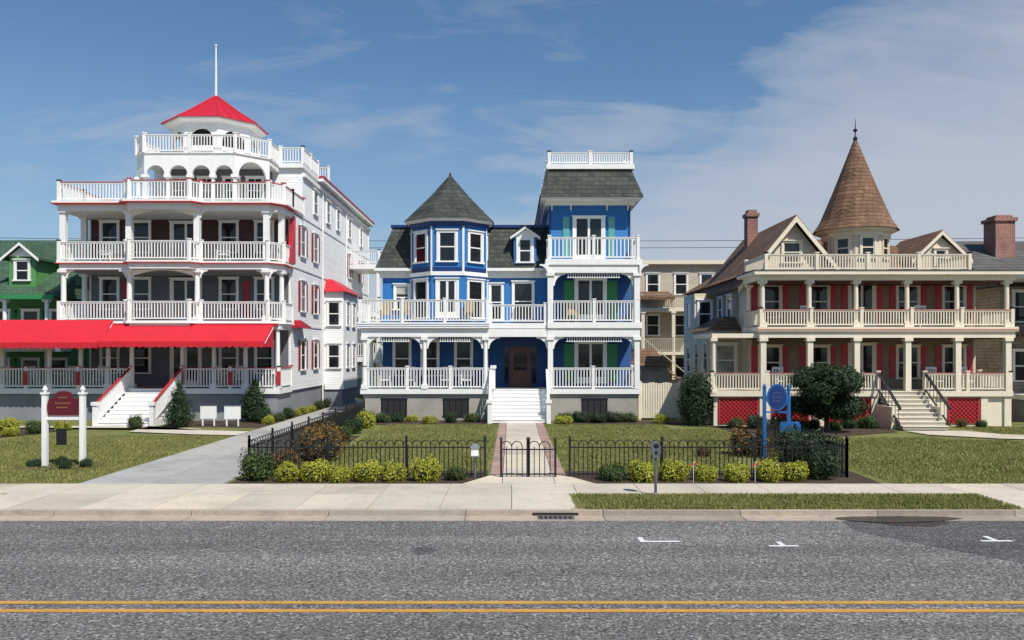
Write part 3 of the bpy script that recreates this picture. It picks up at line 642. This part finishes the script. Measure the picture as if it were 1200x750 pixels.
h.wbox('porch_ceiling','ceil',11.7,23.5,Y1+.1,40.99,4.2,4.249); h.wbox('porch_ceiling','ceil',11.7,23.5,Y1+.1,40.99,6.9,6.949)
h.wbox('porch_cornice','creamp',11.55,23.6,Y1-.1,40.99,6.95,7.2); h.wbox('porch_cornice','creamp',11.3,23.85,Y1-.35,41.2,7.2,7.36)
h.wbox('porch_cornice','greyroof',11.28,23.87,Y1-.37,41.22,7.36,7.42)
R2=dict(cap='creamp',bal='creamp',sp=.13)
h.rail((12.0,Y1+.2),(21.6,Y1+.2),7.42,.78,**R2); h.rail((12.0,Y1+.2),(12.0,42),7.42,.78,**R2); h.rail((21.6,Y1+.2),(21.6,42),7.42,.78,**R2)
FC=Fr(0,41,0,0)
for zz in (2.3,5.35):
    for x in (12.9,15.3,19.8,22.1): h.window(FC,x,zz,1.0,1.5,'creamp',shut='red',blind=0,sw=.3)
    h.window(FC,17.5,1.8 if zz<3 else 4.85,1.2,2.1,'creamp',shut='red',door=True,blind=0,sw=.3)
h.prism('gable_wall','cream',Fr(0,41.6,0,0),[(12.0,7.3),(16.6,7.3),(14.3,10.15)],-8.0,0)
h.chevron('gable_roof','brown',Fr(0,41.2,0,0),11.4,6.95,14.3,10.5,17.2,6.95,-9.6,0,.16)
h.chevron('gable_verge','creamp',Fr(0,41.2,0,0),11.38,6.85,14.3,10.42,17.22,6.85,.002,.06,.3)
FG=Fr(0,41.6,0,0); h.window(FG,14.2,8.15,.85,.95,'creamp',blind=0)
h.frustum('main_roof','brown',(11.6,23.5,41.1,56.4),7.45,(15.5,20.5,46.5,52),9.95)
h.wbox('dormer','cream',20.6,22.8,41.5,46,7.45,8.5); h.prism('dormer','cream',Fr(0,41.5,0,0),[(20.6,8.5),(22.8,8.5),(21.7,9.45)],-4,0)
h.chevron('dormer_roof','brown',Fr(0,41.3,0,0),20.2,8.3,21.7,9.75,23.2,8.3,-4.5,0,.14); h.chevron('dormer_verge','creamp',Fr(0,41.3,0,0),20.18,8.22,21.7,9.69,23.22,8.22,.002,.05,.2)
h.window(Fr(0,41.5,0,0),21.7,8.0,.5,.7,'creamp',blind=0)
for fr,hw,ny in facets(17.85,42.6,1.5,8,0):
    h.box('turret_walls','cream',fr,-hw,hw,7.3,9.7,-.12,0); h.box('turret_trim','creamp',fr,-hw-.03,hw+.03,9.45,9.7,0,.06)
    if ny<.1: h.window(fr,0,8.35,hw*1.0,.95,'creamp',blind=0)
h.lathe('turret_eave','creamp',17.85,42.6,[(1.75,9.65),(2.0,9.75),(2.0,9.82)],16); 
h.lathe('turret_roof','brown',17.85,42.6,[(2.12,9.8),(1.75,10.35),(1.05,12.05),(.08,14.6)],16)
h.lathe('turret_finial','black',17.85,42.6,[(.1,14.5),(.12,14.7),(.03,14.8),(.03,15.0),(.13,15.1),(.03,15.2),(.01,15.7)],8)
h.wbox('chimney','brick',13.6,14.2,47.3,48.0,9.0,11.4); h.wbox('chimney','brick',13.52,14.28,47.22,48.08,11.4,11.6); h.wbox('chimney','brick',13.65,14.15,47.35,47.95,11.6,11.8)
h.wbox('wing','cream',10.35,11.9,42.6,46.9,.3,4.7); h.frustum('wing_roof','brown',(10.1,12.0,42.35,47.1),4.7,(11.3,11.88,43.6,46),5.45); h.wbox('wing_base','found',10.4,11.9,42.65,46.85,0,.3)
h.window(Fr(0,42.6,0,0),11.1,2.4,.95,1.5,'white',blind=1.0,c=.14); h.wbox('wing_trim','white',10.33,10.45,42.57,42.599,.3,4.7)
SC=Fr(10.35,0,0,-90)
for y in (43.7,45.8): h.window(SC,-y,2.5,.85,1.5,'creamp')
h.wbox('side_bay','cream',10.7,11.9,48,51,.0,7.0); h.window(Fr(0,48,0,0),11.3,5.1,.7,1.4,'white',blind=0); h.window(Fr(10.7,0,0,-90),-49.5,5.1,1.0,1.4,'white'); h.window(Fr(10.7,0,0,-90),-49.5,2.4,1.0,1.4,'white')
h.window(Fr(0,48,0,0),11.3,2.3,.7,1.4,'white')
SC=Fr(11.86,0,0,-90)
for y in (44.6,46.6): h.window(SC,-y,5.3,.8,1.3,'white',blind=0)
SC=Fr(11.9,0,0,-90)
for y in (52.8,54.6): h.window(SC,-y,5.1,.8,1.4,'white'); h.window(SC,-y,2.3,.8,1.4,'white')
h.build()

# ------------------------------------------------------------ neighbours
h=B('green_house')
h.wbox('walls','green',-42,-25.3,47,58,0,6.8); h.wbox('walls','green',-42,-26.2,45.0,47,0,.9)
h.prism('roof','greenroof',Fr(0,0,0,90),[(44.6,6.6),(51.5,10.6),(58.6,6.6)],-42.4,-24.9)
h.wbox('eave','greend',-42.4,-24.9,44.4,44.62,6.45,6.7)
FGH=Fr(0,47,0,0)
for z in (1.6,4.4):
    for x in (-29.3,-27.6,-26.0): h.window(FGH,x,z,.85,1.5,'white',shut='greend',blind=0)
for x in (-30.4,-27.8,-25.5): h.column(x,44.9,.9,6.5,.12)
h.wbox('decks','white',-42,-25.3,44.7,47,3.6,3.85); h.rail((-34,44.8),(-25.4,44.8),3.85,.9); h.rail((-34,44.8),(-25.4,44.8),.9,.9)
h.wbox('dormer','green',-28.0,-26.5,45.6,50,7.2,8.9); fd=Fr(0,45.6,0,0); h.window(fd,-27.25,7.6,.7,1.0,'white',blind=0); h.chevron('dormer_roof','greenroof',fd,-28.3,8.8,-27.25,9.7,-26.2,8.8,-4,.3,.12); h.prism('dormer','white',fd,[(-28,8.9),(-26.5,8.9),(-27.25,9.5)],-.1,0)
h.chevron('dormer_verge','white',fd,-28.32,8.74,-27.25,9.64,-26.18,8.74,.301,.34,.16)
h.build()
h=B('beige_rooming_house')
h.wbox('walls','beige',9.8,18,64,78,0,10.4); h.wbox('cornice','creamp',9.5,18.3,63.6,78.2,10.4,10.7)
fb=Fr(0,64,0,0)
for z in (1.6,4.9,8.1):
    for x in (11.0,13.2,15.2): h.window(fb,x,z,.9,1.5,'white',blind=0)
for z in (3.6,6.9):
    h.wbox('decks','creamp',9.8,14.5,61.8,64,z-.25,z); h.rail((9.8,61.9),(14.5,61.9),z,1,'beige','beige')
h.prism('porch_roof','brown',Fr(0,0,0,90),[(61.2,7.7),(64,8.3),(64,8.0),(61.2,7.5)],9.6,12.2)
for x in (9.9,12.2,14.4): h.column(x,61.95,0,6.65,.12,'creamp',sq=True)
for i in range(16): h.wbox('stairs','brick' if i%2 else 'brownp',9.9+i*.25,10.2+i*.25,60.6,61.7,3.5-i*.21,3.6-i*.21)
h.prism('stair_railing','beige',Fr(0,60.6,0,0),[(9.9,4.5),(13.9,1.2),(13.9,1.1),(9.9,4.4)],-.03,.03)
h.wbox('lower_wing','shake',8.5,11,58,63.9,0,2.6); h.frustum('lower_roof','brown',(8.2,11.2,57.7,63.95),2.6,(9.4,10.4,60,63.9),3.8)
h.build()
h=B('yellow_house')
h.wbox('walls','beige',8.2,11.5,72,82,0,8); h.chevron('roof','greyroof',Fr(0,71.8,0,0),7.8,7.8,9.9,9.6,12,7.8,-10,0); h.window(Fr(0,72,0,0),9.5,4.5,.9,1.4,'white'); h.build()
h=B('dark_gabled_house')
h.wbox('walls','shake',25.6,40,43,56,0,7.2); h.prism('roof','greyroof',Fr(0,0,0,90),[(42.4,7.0),(49,10.2),(56.6,7.0)],25.2,40.4)
h.wbox('porch_roof','greyroof',25.0,40,39.8,43,4.4,4.65); h.wbox('porch_floor','white',25.4,40,40,43,1.2,1.45)
for x in (25.7,28.2,30.7): h.column(x,40.2,1.45,4.4,.12); h.column(x,40.2,4.9,7.2,.12)
h.wbox('porch_roof','white',25.1,40,39.9,43,7.2,7.5); h.rail((25.7,40.1),(40,40.1),1.45,.9); h.rail((25.7,40.1),(40,40.1),4.65,.9); h.wbox('porch_base','block',25.6,40,40.2,43,0,1.2)
for z in (2.1,5.2):
    for x in (26.8,29,31.2): h.window(Fr(0,43,0,0),x,z,.9,1.5,'white',blind=0)
h.wbox('chimney','brick',27.4,28.5,46.4,47.6,7.5,11.0); h.wbox('chimney','brick',27.3,28.6,46.3,47.7,11.0,11.2); h.wbox('chimney','brick',27.5,28.4,46.5,47.5,11.2,11.35)
h.build()
b=B('wooden_fence',True)
x=6.6
while x<8.6: b.wbox('p','creamp',x,x+.1,42.0,42.03,.2,2.0+.03*math.sin(x*9)); x+=.125
b.wbox('p','creamp',6.6,8.6,42.035,42.08,.5,.6); b.wbox('p','creamp',6.6,8.6,42.035,42.08,1.6,1.7)
for x in (6.55,8.6): b.wbox('p','creamp',x-.07,x+.07,41.97,42.11,0,2.1)
b.build()

# ------------------------------------------------------------ iron fence
def iron(name,pts,hgt=1.05,sp=.125,z0=ZS-.03):
    b=B(name,True); m='black'
    for a,c in zip(pts[:-1],pts[1:]):
        fr,Ln=FrAB(a,c,z0); P=fr.p
        for v in (.1,hgt-.22): b.box('r',m,fr,0,Ln,v,v+.035,-.013,.013)
        n=int(Ln/sp); s=Ln/n
        for i in range(n+1):
            b.box('r',m,fr,i*s-.012,i*s+.012,.04,hgt-.12,-.012,.012)
        for i in range(0,n-1):
            if i%2==0:
                c0=(i+1)*s; r=s
                for k in range(6):
                    t0,t1=math.pi*k/6,math.pi*(k+1)/6
                    b.tube('r',m,P(c0-r*math.cos(t0),hgt-.12+r*math.sin(t0),0),P(c0-r*math.cos(t1),hgt-.12+r*math.sin(t1),0),.013,4)
        k=max(1,round(Ln/2.3))
        for i in range(k+1):
            u=i*Ln/k; b.box('r',m,fr,u-.03,u+.03,-.05,hgt+.05,-.03,.03); q=P(u,hgt+.05,0); b.lathe('r',m,q[0],q[1],[(.02,q[2]),(.045,q[2]+.04),(.02,q[2]+.09)],6)
    return b.build()
iron('iron_fence',[(-7.3,40.5),(-7.3,22.75),(-.75,22.75)])
iron('iron_fence',[(1.6,22.75),(9.3,22.75),(9.3,31)])
iron('iron_gate',[(-.3,22.7),(.43,22.7)],1.0); iron('iron_gate',[(.47,22.7),(1.2,22.7)],1.0)

# ------------------------------------------------------------ signs, meter, lamps
b=B('maroon_hanging_sign',True)
for x in (-14.25,-13.1):
    b.wbox('post','white',x-.07,x+.07,24.93,25.07,0,2.3); b.wbox('post','white',x-.1,x+.1,24.9,25.1,2.3,2.36); b.lathe('post','white',x,25,[(.03,2.36),(.08,2.45),(.02,2.56)],8)
f=Fr(0,25,0,0)
b.box('bar','white',f,-14.18,-13.17,1.52,1.6,-.03,.03)
pts=[(-14.13,1.65),(-13.22,1.65),(-13.16,1.9),(-13.22,2.15),(-13.4,2.2)]+[(-13.675+.3*math.cos(t),2.22+.18*math.sin(t)) for t in np.linspace(.3,math.pi-.3,7)]+[(-13.95,2.2),(-14.13,2.15),(-14.19,1.9)]
b.prism('panel','maroon',f,pts,-.03,.03)
for z,w in ((2.2,.14),(2.03,.25),(1.9,.2)):
    for k in range(int(w*2/.07)): b.box('lettering','sand',f,-13.675-w+k*.07,-13.675-w+k*.07+.035,z-.016,z+.016,.03,.034)
b.box('lettering','black',f,-13.9,-13.6,.75,1.25,-.02,.02); b.tube('h','black',(-13.85,25,1.25),(-13.85,25,1.52),.008,4); b.tube('h','black',(-13.65,25,1.25),(-13.65,25,1.52),.008,4)
b.build()
b=B('blue_hanging_sign',True)
for x in (8.32,9.12):
    b.wbox('post','bluep',x-.05,x+.05,26.95,27.05,0,2.35 if x<9 else 2.15); b.lathe('post','bluep',x,27,[(.03,2.1),(.07,2.45),(.01,2.55)],8)
f=Fr(0,26.98,0,0)
def oval(cx,cz,rx,rz,n=20): return [(cx+rx*math.cos(2*math.pi*i/n),cz+rz*math.sin(2*math.pi*i/n)) for i in range(n)]
b.prism('panel','bluep',f,oval(8.72,2.1,.34,.44),.03,.07); b.prism('panel','navy',f,oval(8.72,2.1,.29,.39),.07,.08)
for z,w in ((2.25,.12),(2.1,.16),(1.98,.12)):
    for k in range(int(w*2/.06)): b.box('l','steel',f,8.72-w+k*.06,8.72-w+k*.06+.03,z-.014,z+.014,.08,.084)
b.prism('panel','bluep',f,[(8.86,.9),(9.42,.9),(9.48,1.0),(9.48,1.2),(9.42,1.3),(8.86,1.3),(8.8,1.2),(8.8,1.0)],.05,.09)
for k in range(7): b.box('l','steel',f,8.92+k*.065,8.96+k*.065,1.08,1.13,.09,.094)
b.box('l','bluep',f,8.37,9.07,1.58,1.63,-.02,.02); b.build()
b=B('parking_meter',True)
mx,my=3.48,19.85
b.tube('pole','steel',(mx,my,.1),(mx,my,1.05),.035,10); b.lathe('base','steel',mx,my,[(.08,.09),(.08,.14),(.04,.18)],10)
f=Fr(mx,my,0,0); b.prism('head','steel',f,[(-.07,1.03),(.07,1.03),(.11,1.15),(.11,1.3)]+[(.11*math.cos(t),1.3+.13*math.sin(t)) for t in np.linspace(.2,math.pi-.2,8)]+[(-.11,1.3),(-.11,1.15)],-.08,.08)
b.prism('window','glass',f,oval(0,1.32,.07,.06,12),.08,.086); b.box('slot','black',f,-.03,.03,1.12,1.2,.08,.09); b.build()
b=B('path_lantern',True)
mx,my=-1.02,22.55
b.tube('p','steel',(mx,my,.05),(mx,my,.72),.03,8); b.wbox('p','white',mx-.1,mx+.1,my-.1,my+.1,.74,.96); b.wbox('p','steel',mx-.12,mx+.12,my-.12,my+.12,.71,.74)
b.frustum('p','steel',(mx-.14,mx+.14,my-.14,my+.14),.96,(mx-.03,mx+.03,my-.03,my+.03),1.08); b.build()
for x,y in ((-14.3,38.6),(-13.1,38.4)):
    b=B('garden_notice_board',True); b.wbox('p','white',-.38,.38,-.03,.03,.35,.95); b.wbox('p','steel',-.42,.42,-.04,.04,.95,1.0); b.wbox('p','white',-.3,-.24,-.03,.03,0,.35); b.wbox('p','white',.24,.3,-.03,.03,0,.35); b.build((x,y,ZS-.03))
for x,y,c in ((-2.3,22.6,'pinwheel'),(4.85,21.9,'pinwheel2'),(6.5,21.9,'pinwheel'),(-7.0,23.1,'pinwheel2')):
    b=B('garden_pinwheel',True); b.tube('s','white',(0,0,0),(0,0,.5),.008,5)
    for k in range(6):
        a=k*math.pi/3; a2=a+.7; b.prism('v',('pinwheel','pinwheel2','bluep')[k%3],Fr(),[(0,.5),(.1*math.cos(a),.5+.1*math.sin(a)),(.07*math.cos(a2),.5+.07*math.sin(a2))],.01,.02)
    b.build((x,y,ZS-.03))
def chair(name,m,cush):
    cb=B(name,True)
    for x in (-.26,.26):
        cb.wbox('l',m,x-.02,x+.02,-.3,-.26,.05,.62); cb.wbox('l',m,x-.02,x+.02,.22,.26,.05,1.1); cb.wbox('l',m,x-.04,x+.04,-.34,.26,.62,.65); cb.wbox('l',m,x-.02,x+.02,-.45,.45,0,.05)
    cb.wbox('s',m,-.28,.28,-.3,.24,.4,.45); cb.wbox('s',m,-.24,.24,.22,.25,1.0,1.1)
    if cush: cb.wbox('c','cushion',-.24,.24,-.28,.18,.455,.54); cb.wbox('c','cushion',-.22,.22,.12,.2,.55,1.02)
    for i in range(6): cb.wbox('s',m,-.22+i*.082,-.19+i*.082,.225,.245,.45,1.0)
    return cb
c0=chair('rocking_chair','white',0).build((-6.6,42.7,1.7)); c1=chair('wicker_chair','cushion',1).build((-6.5,42.4,5.08))
for x,y,z,r in ((-5.3,42.7,1.7,.2),(-3.4,42.8,1.7,-.2),(-2.4,42.6,1.7,.1),(-26.6,42.8,1.73,.1),(-25.3,42.8,1.73,0),(-23,42.8,1.73,.1),(-21.5,42.8,1.73,-.1),(-15.5,42.9,1.73,.2),(-14.3,42.9,1.73,.0),(13,39.8,1.75,.1),(15,39.8,1.75,0),(20.5,39.8,1.75,.1),(22,39.8,1.75,.1),(-15,42.6,8.2,0),(-21,42.6,8.2,0),(14.4,39.9,4.76,0),(20,39.9,4.76,0)):
    o=bpy.data.objects.new('rocking_chair',c0.data); o.location=(x,y,z); o.rotation_euler[2]=r; COL.objects.link(o)
for x,y,z,r in ((-5.6,42.2,5.08,-.3),(-2.2,41.95,5.08,0),(3.1,42.5,5.09,.1)):
    o=bpy.data.objects.new('wicker_chair',c1.data); o.location=(x,y,z); o.rotation_euler[2]=r; COL.objects.link(o)
b=B('utility_line',True)
n=40; X=np.linspace(-120,120,n); sg=lambda x:-1.6*(1-(x/120)**2)
for a,c in zip(X[:-1],X[1:]):
    for yy,dz in ((92,0),(92.6,-.7)): b.tube('w','black',(a,yy,17.6+dz+sg(a)),(c,yy,17.6+dz+sg(c)),.028,4)
for x in (-120,120): b.tube('pole','bark',(x,92.3,0),(x,92.3,18.4),.2,8,.14); b.wbox('pole','bark',x-.1,x+.1,91.2,93.4,17.3,17.5)
b.build()

# ------------------------------------------------------------ plants
def leaves(blobs,n,size,seed,shell=.55,bumpy=.18):
    rg=np.random.default_rng(seed); out=[]
    vols=np.array([b[3]*b[4]*b[5] for b in blobs]); vols=vols/vols.sum()
    for (cx,cy,cz,rx,ry,rz),f in zip(blobs,vols):
        k=max(30,int(n*f)); d=rg.normal(size=(k,3)); d/=np.linalg.norm(d,axis=1)[:,None]
        ph=rg.uniform(0,6.28,6)
        lump=1+bumpy*(np.sin(d[:,0]*5+ph[0])*np.sin(d[:,1]*5+ph[1])+np.sin(d[:,2]*6+ph[2])*np.sin(d[:,0]*7+ph[3]))
        r=(shell+(1-shell)*rg.random(k)**.5)*lump*(1+.08*rg.normal(size=k))
        c=d*r[:,None]*np.array([rx,ry,rz])+np.array([cx,cy,cz])
        nn=d+rg.normal(scale=.6,size=(k,3)); nn/=np.linalg.norm(nn,axis=1)[:,None]
        t=np.cross(nn,rg.normal(size=(k,3))); t/=np.linalg.norm(t,axis=1)[:,None]; q=np.cross(nn,t)
        s=(size*rg.uniform(.6,1.3,k))[:,None]
        out.append(np.stack([c-t*s,c-q*s*.5,c+t*s,c+q*s*.5],1).reshape(-1,3))
    V=np.concatenate(out); V[:,2]=np.maximum(V[:,2],.01); return V
def plantmesh(name,blobs,n,size,mat,seed,core=.62,trunk=None,shell=.55,bumpy=.18):
    V=leaves(blobs,n,size,seed,shell,bumpy); me=rawmesh(name,V,4,mat,False)
    bm=bmesh.new(); bm.from_mesh(me); me.materials.append(M['lf_core']); me.materials.append(M['bark'])
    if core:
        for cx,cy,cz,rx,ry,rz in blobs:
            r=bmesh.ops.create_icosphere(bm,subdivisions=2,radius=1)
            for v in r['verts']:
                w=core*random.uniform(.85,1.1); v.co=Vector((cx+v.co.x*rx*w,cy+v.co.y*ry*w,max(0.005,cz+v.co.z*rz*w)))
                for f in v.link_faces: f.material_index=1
    if trunk:
        for a,c,r0,r1 in trunk:
            bt=B('t',True); bt.tube('t','bark',a,c,r0,7,r1)
            (v,f),=bt.P.values(); vs=[bm.verts.new(q) for q in v]
            for g in f:
                ff=bm.faces.new([vs[i] for i in g]); ff.material_index=2
    bm.to_mesh(me); bm.free(); return me
def put(name,me,x,y,s=1,sz=None,z=ZS-.04):
    o=bpy.data.objects.new(name,me); o.location=(x,y,z); o.rotation_euler[2]=random.uniform(0,6.28); o.scale=(s*random.uniform(.93,1.07),s*random.uniform(.93,1.07),(sz or s)*random.uniform(.92,1.08)); COL.objects.link(o); return o
rb=lambda k,R,H,seed:[(math.cos(i*2.4+seed)*R*.45,math.sin(i*2.4+seed)*R*.45,H*(.45+.12*math.sin(i*1.7+seed)),R*.62,R*.62,H*.5) for i in range(k)]
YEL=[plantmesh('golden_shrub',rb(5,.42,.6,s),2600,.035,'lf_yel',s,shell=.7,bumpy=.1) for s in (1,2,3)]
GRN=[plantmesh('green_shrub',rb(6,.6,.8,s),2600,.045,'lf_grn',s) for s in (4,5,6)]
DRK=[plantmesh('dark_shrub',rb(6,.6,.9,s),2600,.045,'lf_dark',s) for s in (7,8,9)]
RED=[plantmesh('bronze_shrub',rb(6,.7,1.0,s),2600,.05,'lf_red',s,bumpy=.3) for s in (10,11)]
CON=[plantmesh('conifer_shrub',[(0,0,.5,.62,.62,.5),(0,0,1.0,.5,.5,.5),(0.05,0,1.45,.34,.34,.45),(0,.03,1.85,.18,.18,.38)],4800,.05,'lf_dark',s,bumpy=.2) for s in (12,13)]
rc=random.choice
for x in (-6.05,-5.35,-4.65,-3.95,-3.2,-2.35): put('golden_shrub',rc(YEL),x,22.15+random.uniform(-.1,.1),random.uniform(.78,.98))
for x in (3.55,4.4,5.25,6.05,6.95,7.65): put('golden_shrub',rc(YEL),x,22.15+random.uniform(-.1,.1),random.uniform(.78,.98))
put('green_shrub',rc(GRN),-6.95,22.35,.85,1.05); put('bronze_shrub',RED[0],-6.2,26.5,1.15,1.05); put('bronze_shrub',RED[1],-6.6,29,1.0); put('bronze_shrub',RED[0],-6.7,24.0,.7)
put('green_shrub',rc(GRN),2.75,22.3,.75,.6); put('dark_shrub',rc(DRK),8.5,22.5,.85,.9); put('bronze_shrub',RED[1],8.0,27.6,1.0,.9); put('bronze_shrub',RED[0],6.4,27.3,.4)
put('dark_shrub',rc(DRK),9.0,24.3,1.2,1.3); put('dark_shrub',rc(DRK),9.0,26.0,1.0,1.2); put('green_shrub',rc(GRN),-1.55,22.3,.5,.5)
put('green_shrub',rc(GRN),-6.7,32,.8); put('dark_shrub',rc(DRK),-6.8,35,.8); put('golden_shrub',rc(YEL),-6.7,37.5,1.2)
for i,x in enumerate((-7.1,-6.4,-5.7,-5.0,-3.0,-2.0)): put('house_shrub',rc((YEL+GRN) if i%2 else DRK),x,40.6+random.uniform(-.3,.2),.8 if i%2 else .6,.6)
for i,x in enumerate((2.6,3.4,4.2,5.0,5.8)): put('house_shrub',rc(DRK if i in(1,2,3) else GRN),x,40.5+random.uniform(-.3,.2),.8,.6)
put('golden_shrub',YEL[0],-4.0,39.8,.9,.7); put('golden_shrub',YEL[1],2.5,39.7,1.0,.7); put('golden_shrub',YEL[2],7.3,40,1.0,.7)
put('conifer_shrub',CON[0],-15.4,37.9,.95,.95); put('conifer_shrub',CON[1],-12.9,41.0,1.15,.95); put('green_shrub',GRN[0],-17.0,37.0,.6,.8); put('dark_shrub',DRK[0],-12.2,40.2,.8)
for i in range(12): put('driveway_shrub',rc(DRK+GRN+YEL),-11.75,39.5+i*1.7,random.uniform(.5,.8))
for i in range(7): put('green_shrub',rc(GRN+DRK),-30+i*1.35,32.5+.4*math.sin(i),.95,.8)
for i in range(6): put('golden_shrub',rc(YEL+GRN),-29+i*1.3,30.8+.3*math.sin(i*2),.9,.75)
for i in range(9): put('dark_shrub',rc(DRK+GRN),-24+i*.6 if i<6 else -22.5+i*.2,28.3+.5*math.sin(i*3),.7,.6)
for i in range(5): put('green_shrub',rc(GRN+YEL),-21.6+i*.42,31.5+i*1.2,.8,.7)
for i in range(6): put('golden_shrub',rc(YEL),-28.5+i*1.2,36.5,1.2,.9)
for x,y in ((-14.5,24.8),(-12.9,24.8),(-13.9,25.3),(-13.3,24.4)): put('dark_shrub',rc(DRK),x,y,.33,.3)
for i in range(8): put('garden_shrub',rc(GRN+DRK+RED),10.2+i*.85,36.9+random.uniform(-.6,.7),random.uniform(.45,.8))
for i in range(3): put('garden_shrub',rc(GRN+RED+YEL),19.9+i*.9,37.9,random.uniform(.4,.6))
hd=plantmesh('tall_yew_hedge',[(-.5,0,.9,.6,.7,.9),(.4,0,.9,.65,.7,.9),(-.4,0,1.7,.55,.6,.8),(.35,.1,1.75,.6,.6,.75),(0,0,1.3,.8,.8,1.1)],13000,.055,'lf_dark',21,shell=.75)
put('tall_yew_hedge',hd,8.75,39,1,1)
bl=[]
for i in range(26):
    a=i*2.4; r=1.1*math.sqrt((i+.5)/26); dome=math.sqrt(max(0,1-(r/1.35)**2))
    zz=1.55+(1.0*dome if i%2 else (-.55*dome if i%4==0 else .2))
    bl.append((r*math.cos(a),r*math.sin(a),zz,.56,.56,.48))
tr=[((0,0,-.1),(0.03,0,.7),.11,.09)]+[((0.03,0,.65),(.7*math.cos(a),.7*math.sin(a),1.5),.06,.03) for a in (0,1.3,2.5,3.8,5.1)]
tm=plantmesh('round_ornamental_tree',bl,38000,.055,'lf_dark',22,core=.66,trunk=tr,shell=.6)
put('round_ornamental_tree',tm,13.75,35.8,1.08,1.02)
V=[]
for i in range(16):
    x=-60+i*8+random.uniform(-2,2); V.append(leaves([(x,118+random.uniform(-4,4),3.2,4,3,3.4),(x+2.5,118,4.6,2.6,2.6,2.2)],1500,.32,30+i,.4,.25))
rawmesh('distant_trees',np.concatenate(V),4,'lf_grn')

# ------------------------------------------------------------ light & sky
EL,AZ=52,143
w=bpy.data.worlds.new('World'); S.world=w; w.use_nodes=True; nt=w.node_tree; nt.nodes.clear()
out=N(nt,'ShaderNodeOutputWorld'); bg=N(nt,'ShaderNodeBackground'); L(nt,bg.outputs[0],out.inputs[0]); bg.inputs[1].default_value=.09
sky=N(nt,'ShaderNodeTexSky'); sky.sky_type='NISHITA'; sky.sun_disc=False; sky.sun_elevation=rad(EL); sky.sun_rotation=rad(AZ); sky.air_density=1.0; sky.dust_density=.5; sky.ozone_density=2.0
tc=N(nt,'ShaderNodeTexCoord'); g=tc.outputs['Generated']
sx=N(nt,'ShaderNodeSeparateXYZ'); L(nt,g,sx.inputs[0]); zc=mathn(nt,'ADD',mathn(nt,'MAXIMUM',sx.outputs[2],0.0),.28)
cb=N(nt,'ShaderNodeCombineXYZ'); L(nt,mathn(nt,'DIVIDE',sx.outputs[0],zc),cb.inputs[0]); L(nt,mathn(nt,'DIVIDE',sx.outputs[1],zc),cb.inputs[1])
mp=N(nt,'ShaderNodeMapping'); mp.inputs['Rotation'].default_value=(0,0,rad(-35)); mp.inputs['Scale'].default_value=(.7,1.3,1); L(nt,cb.outputs[0],mp.inputs[0])
n1=noise(nt,mp.outputs[0],1.5,9,.55,.5)
mp2=N(nt,'ShaderNodeMapping'); mp2.inputs['Rotation'].default_value=(0,0,rad(-30)); mp2.inputs['Scale'].default_value=(.8,2.0,1); L(nt,cb.outputs[0],mp2.inputs[0])
n2=noise(nt,mp2.outputs[0],3.4,10,.62,.8)
dt=N(nt,'ShaderNodeVectorMath',operation='DOT_PRODUCT'); L(nt,g,dt.inputs[0]); dt.inputs[1].default_value=(.40,.225,-1.0)
a=mathn(nt,'ADD',mathn(nt,'MULTIPLY',dt.outputs['Value'],4.2),mathn(nt,'MULTIPLY',mathn(nt,'SUBTRACT',n1,.5),1.7))
a=mathn(nt,'ADD',mathn(nt,'ADD',a,.08),mathn(nt,'MULTIPLY',mathn(nt,'SUBTRACT',n2,.5),1.0))
fac=ramp(nt,a,[(.0,0),(.18,.32),(.5,.60),(1.0,.80)])
wisp=ramp(nt,mathn(nt,'MULTIPLY',n1,n2),[(.27,0),(.44,.4)])
haze=ramp(nt,sx.outputs[2],[(.0,.55),(.12,.36),(.32,.0)])
fac=mathn(nt,'MAXIMUM',fac,wisp)
skyc=mixc(nt,1,sky.outputs[0],(.84,1.08,1.2),'MULTIPLY')
skyc=mixc(nt,haze,skyc,(3.9,4.6,5.8))
cl=mixc(nt,fac,skyc,(5.9,6.2,6.9)); L(nt,cl,bg.inputs[0])
sd=Vector((math.sin(rad(AZ))*math.cos(rad(EL)),math.cos(rad(AZ))*math.cos(rad(EL)),math.sin(rad(EL))))
sl=bpy.data.lights.new('sun','SUN'); sl.energy=5.0; sl.angle=rad(.5); sl.color=(1,.955,.88); so=bpy.data.objects.new('sun',sl); so.rotation_euler=sd.to_track_quat('Z','Y').to_euler(); so.location=(30,-30,60); COL.objects.link(so)
cd=bpy.data.cameras.new('camera'); cd.lens=28.8; cd.sensor_width=36; cd.shift_y=37/1200; cd.clip_end=3000; cd.clip_start=.1
co=bpy.data.objects.new('camera',cd); co.location=(0,0,3.6); co.rotation_euler=(rad(90),0,0); COL.objects.link(co); S.camera=co
S.view_settings.view_transform='Standard'; S.view_settings.look='None'; S.view_settings.exposure=0
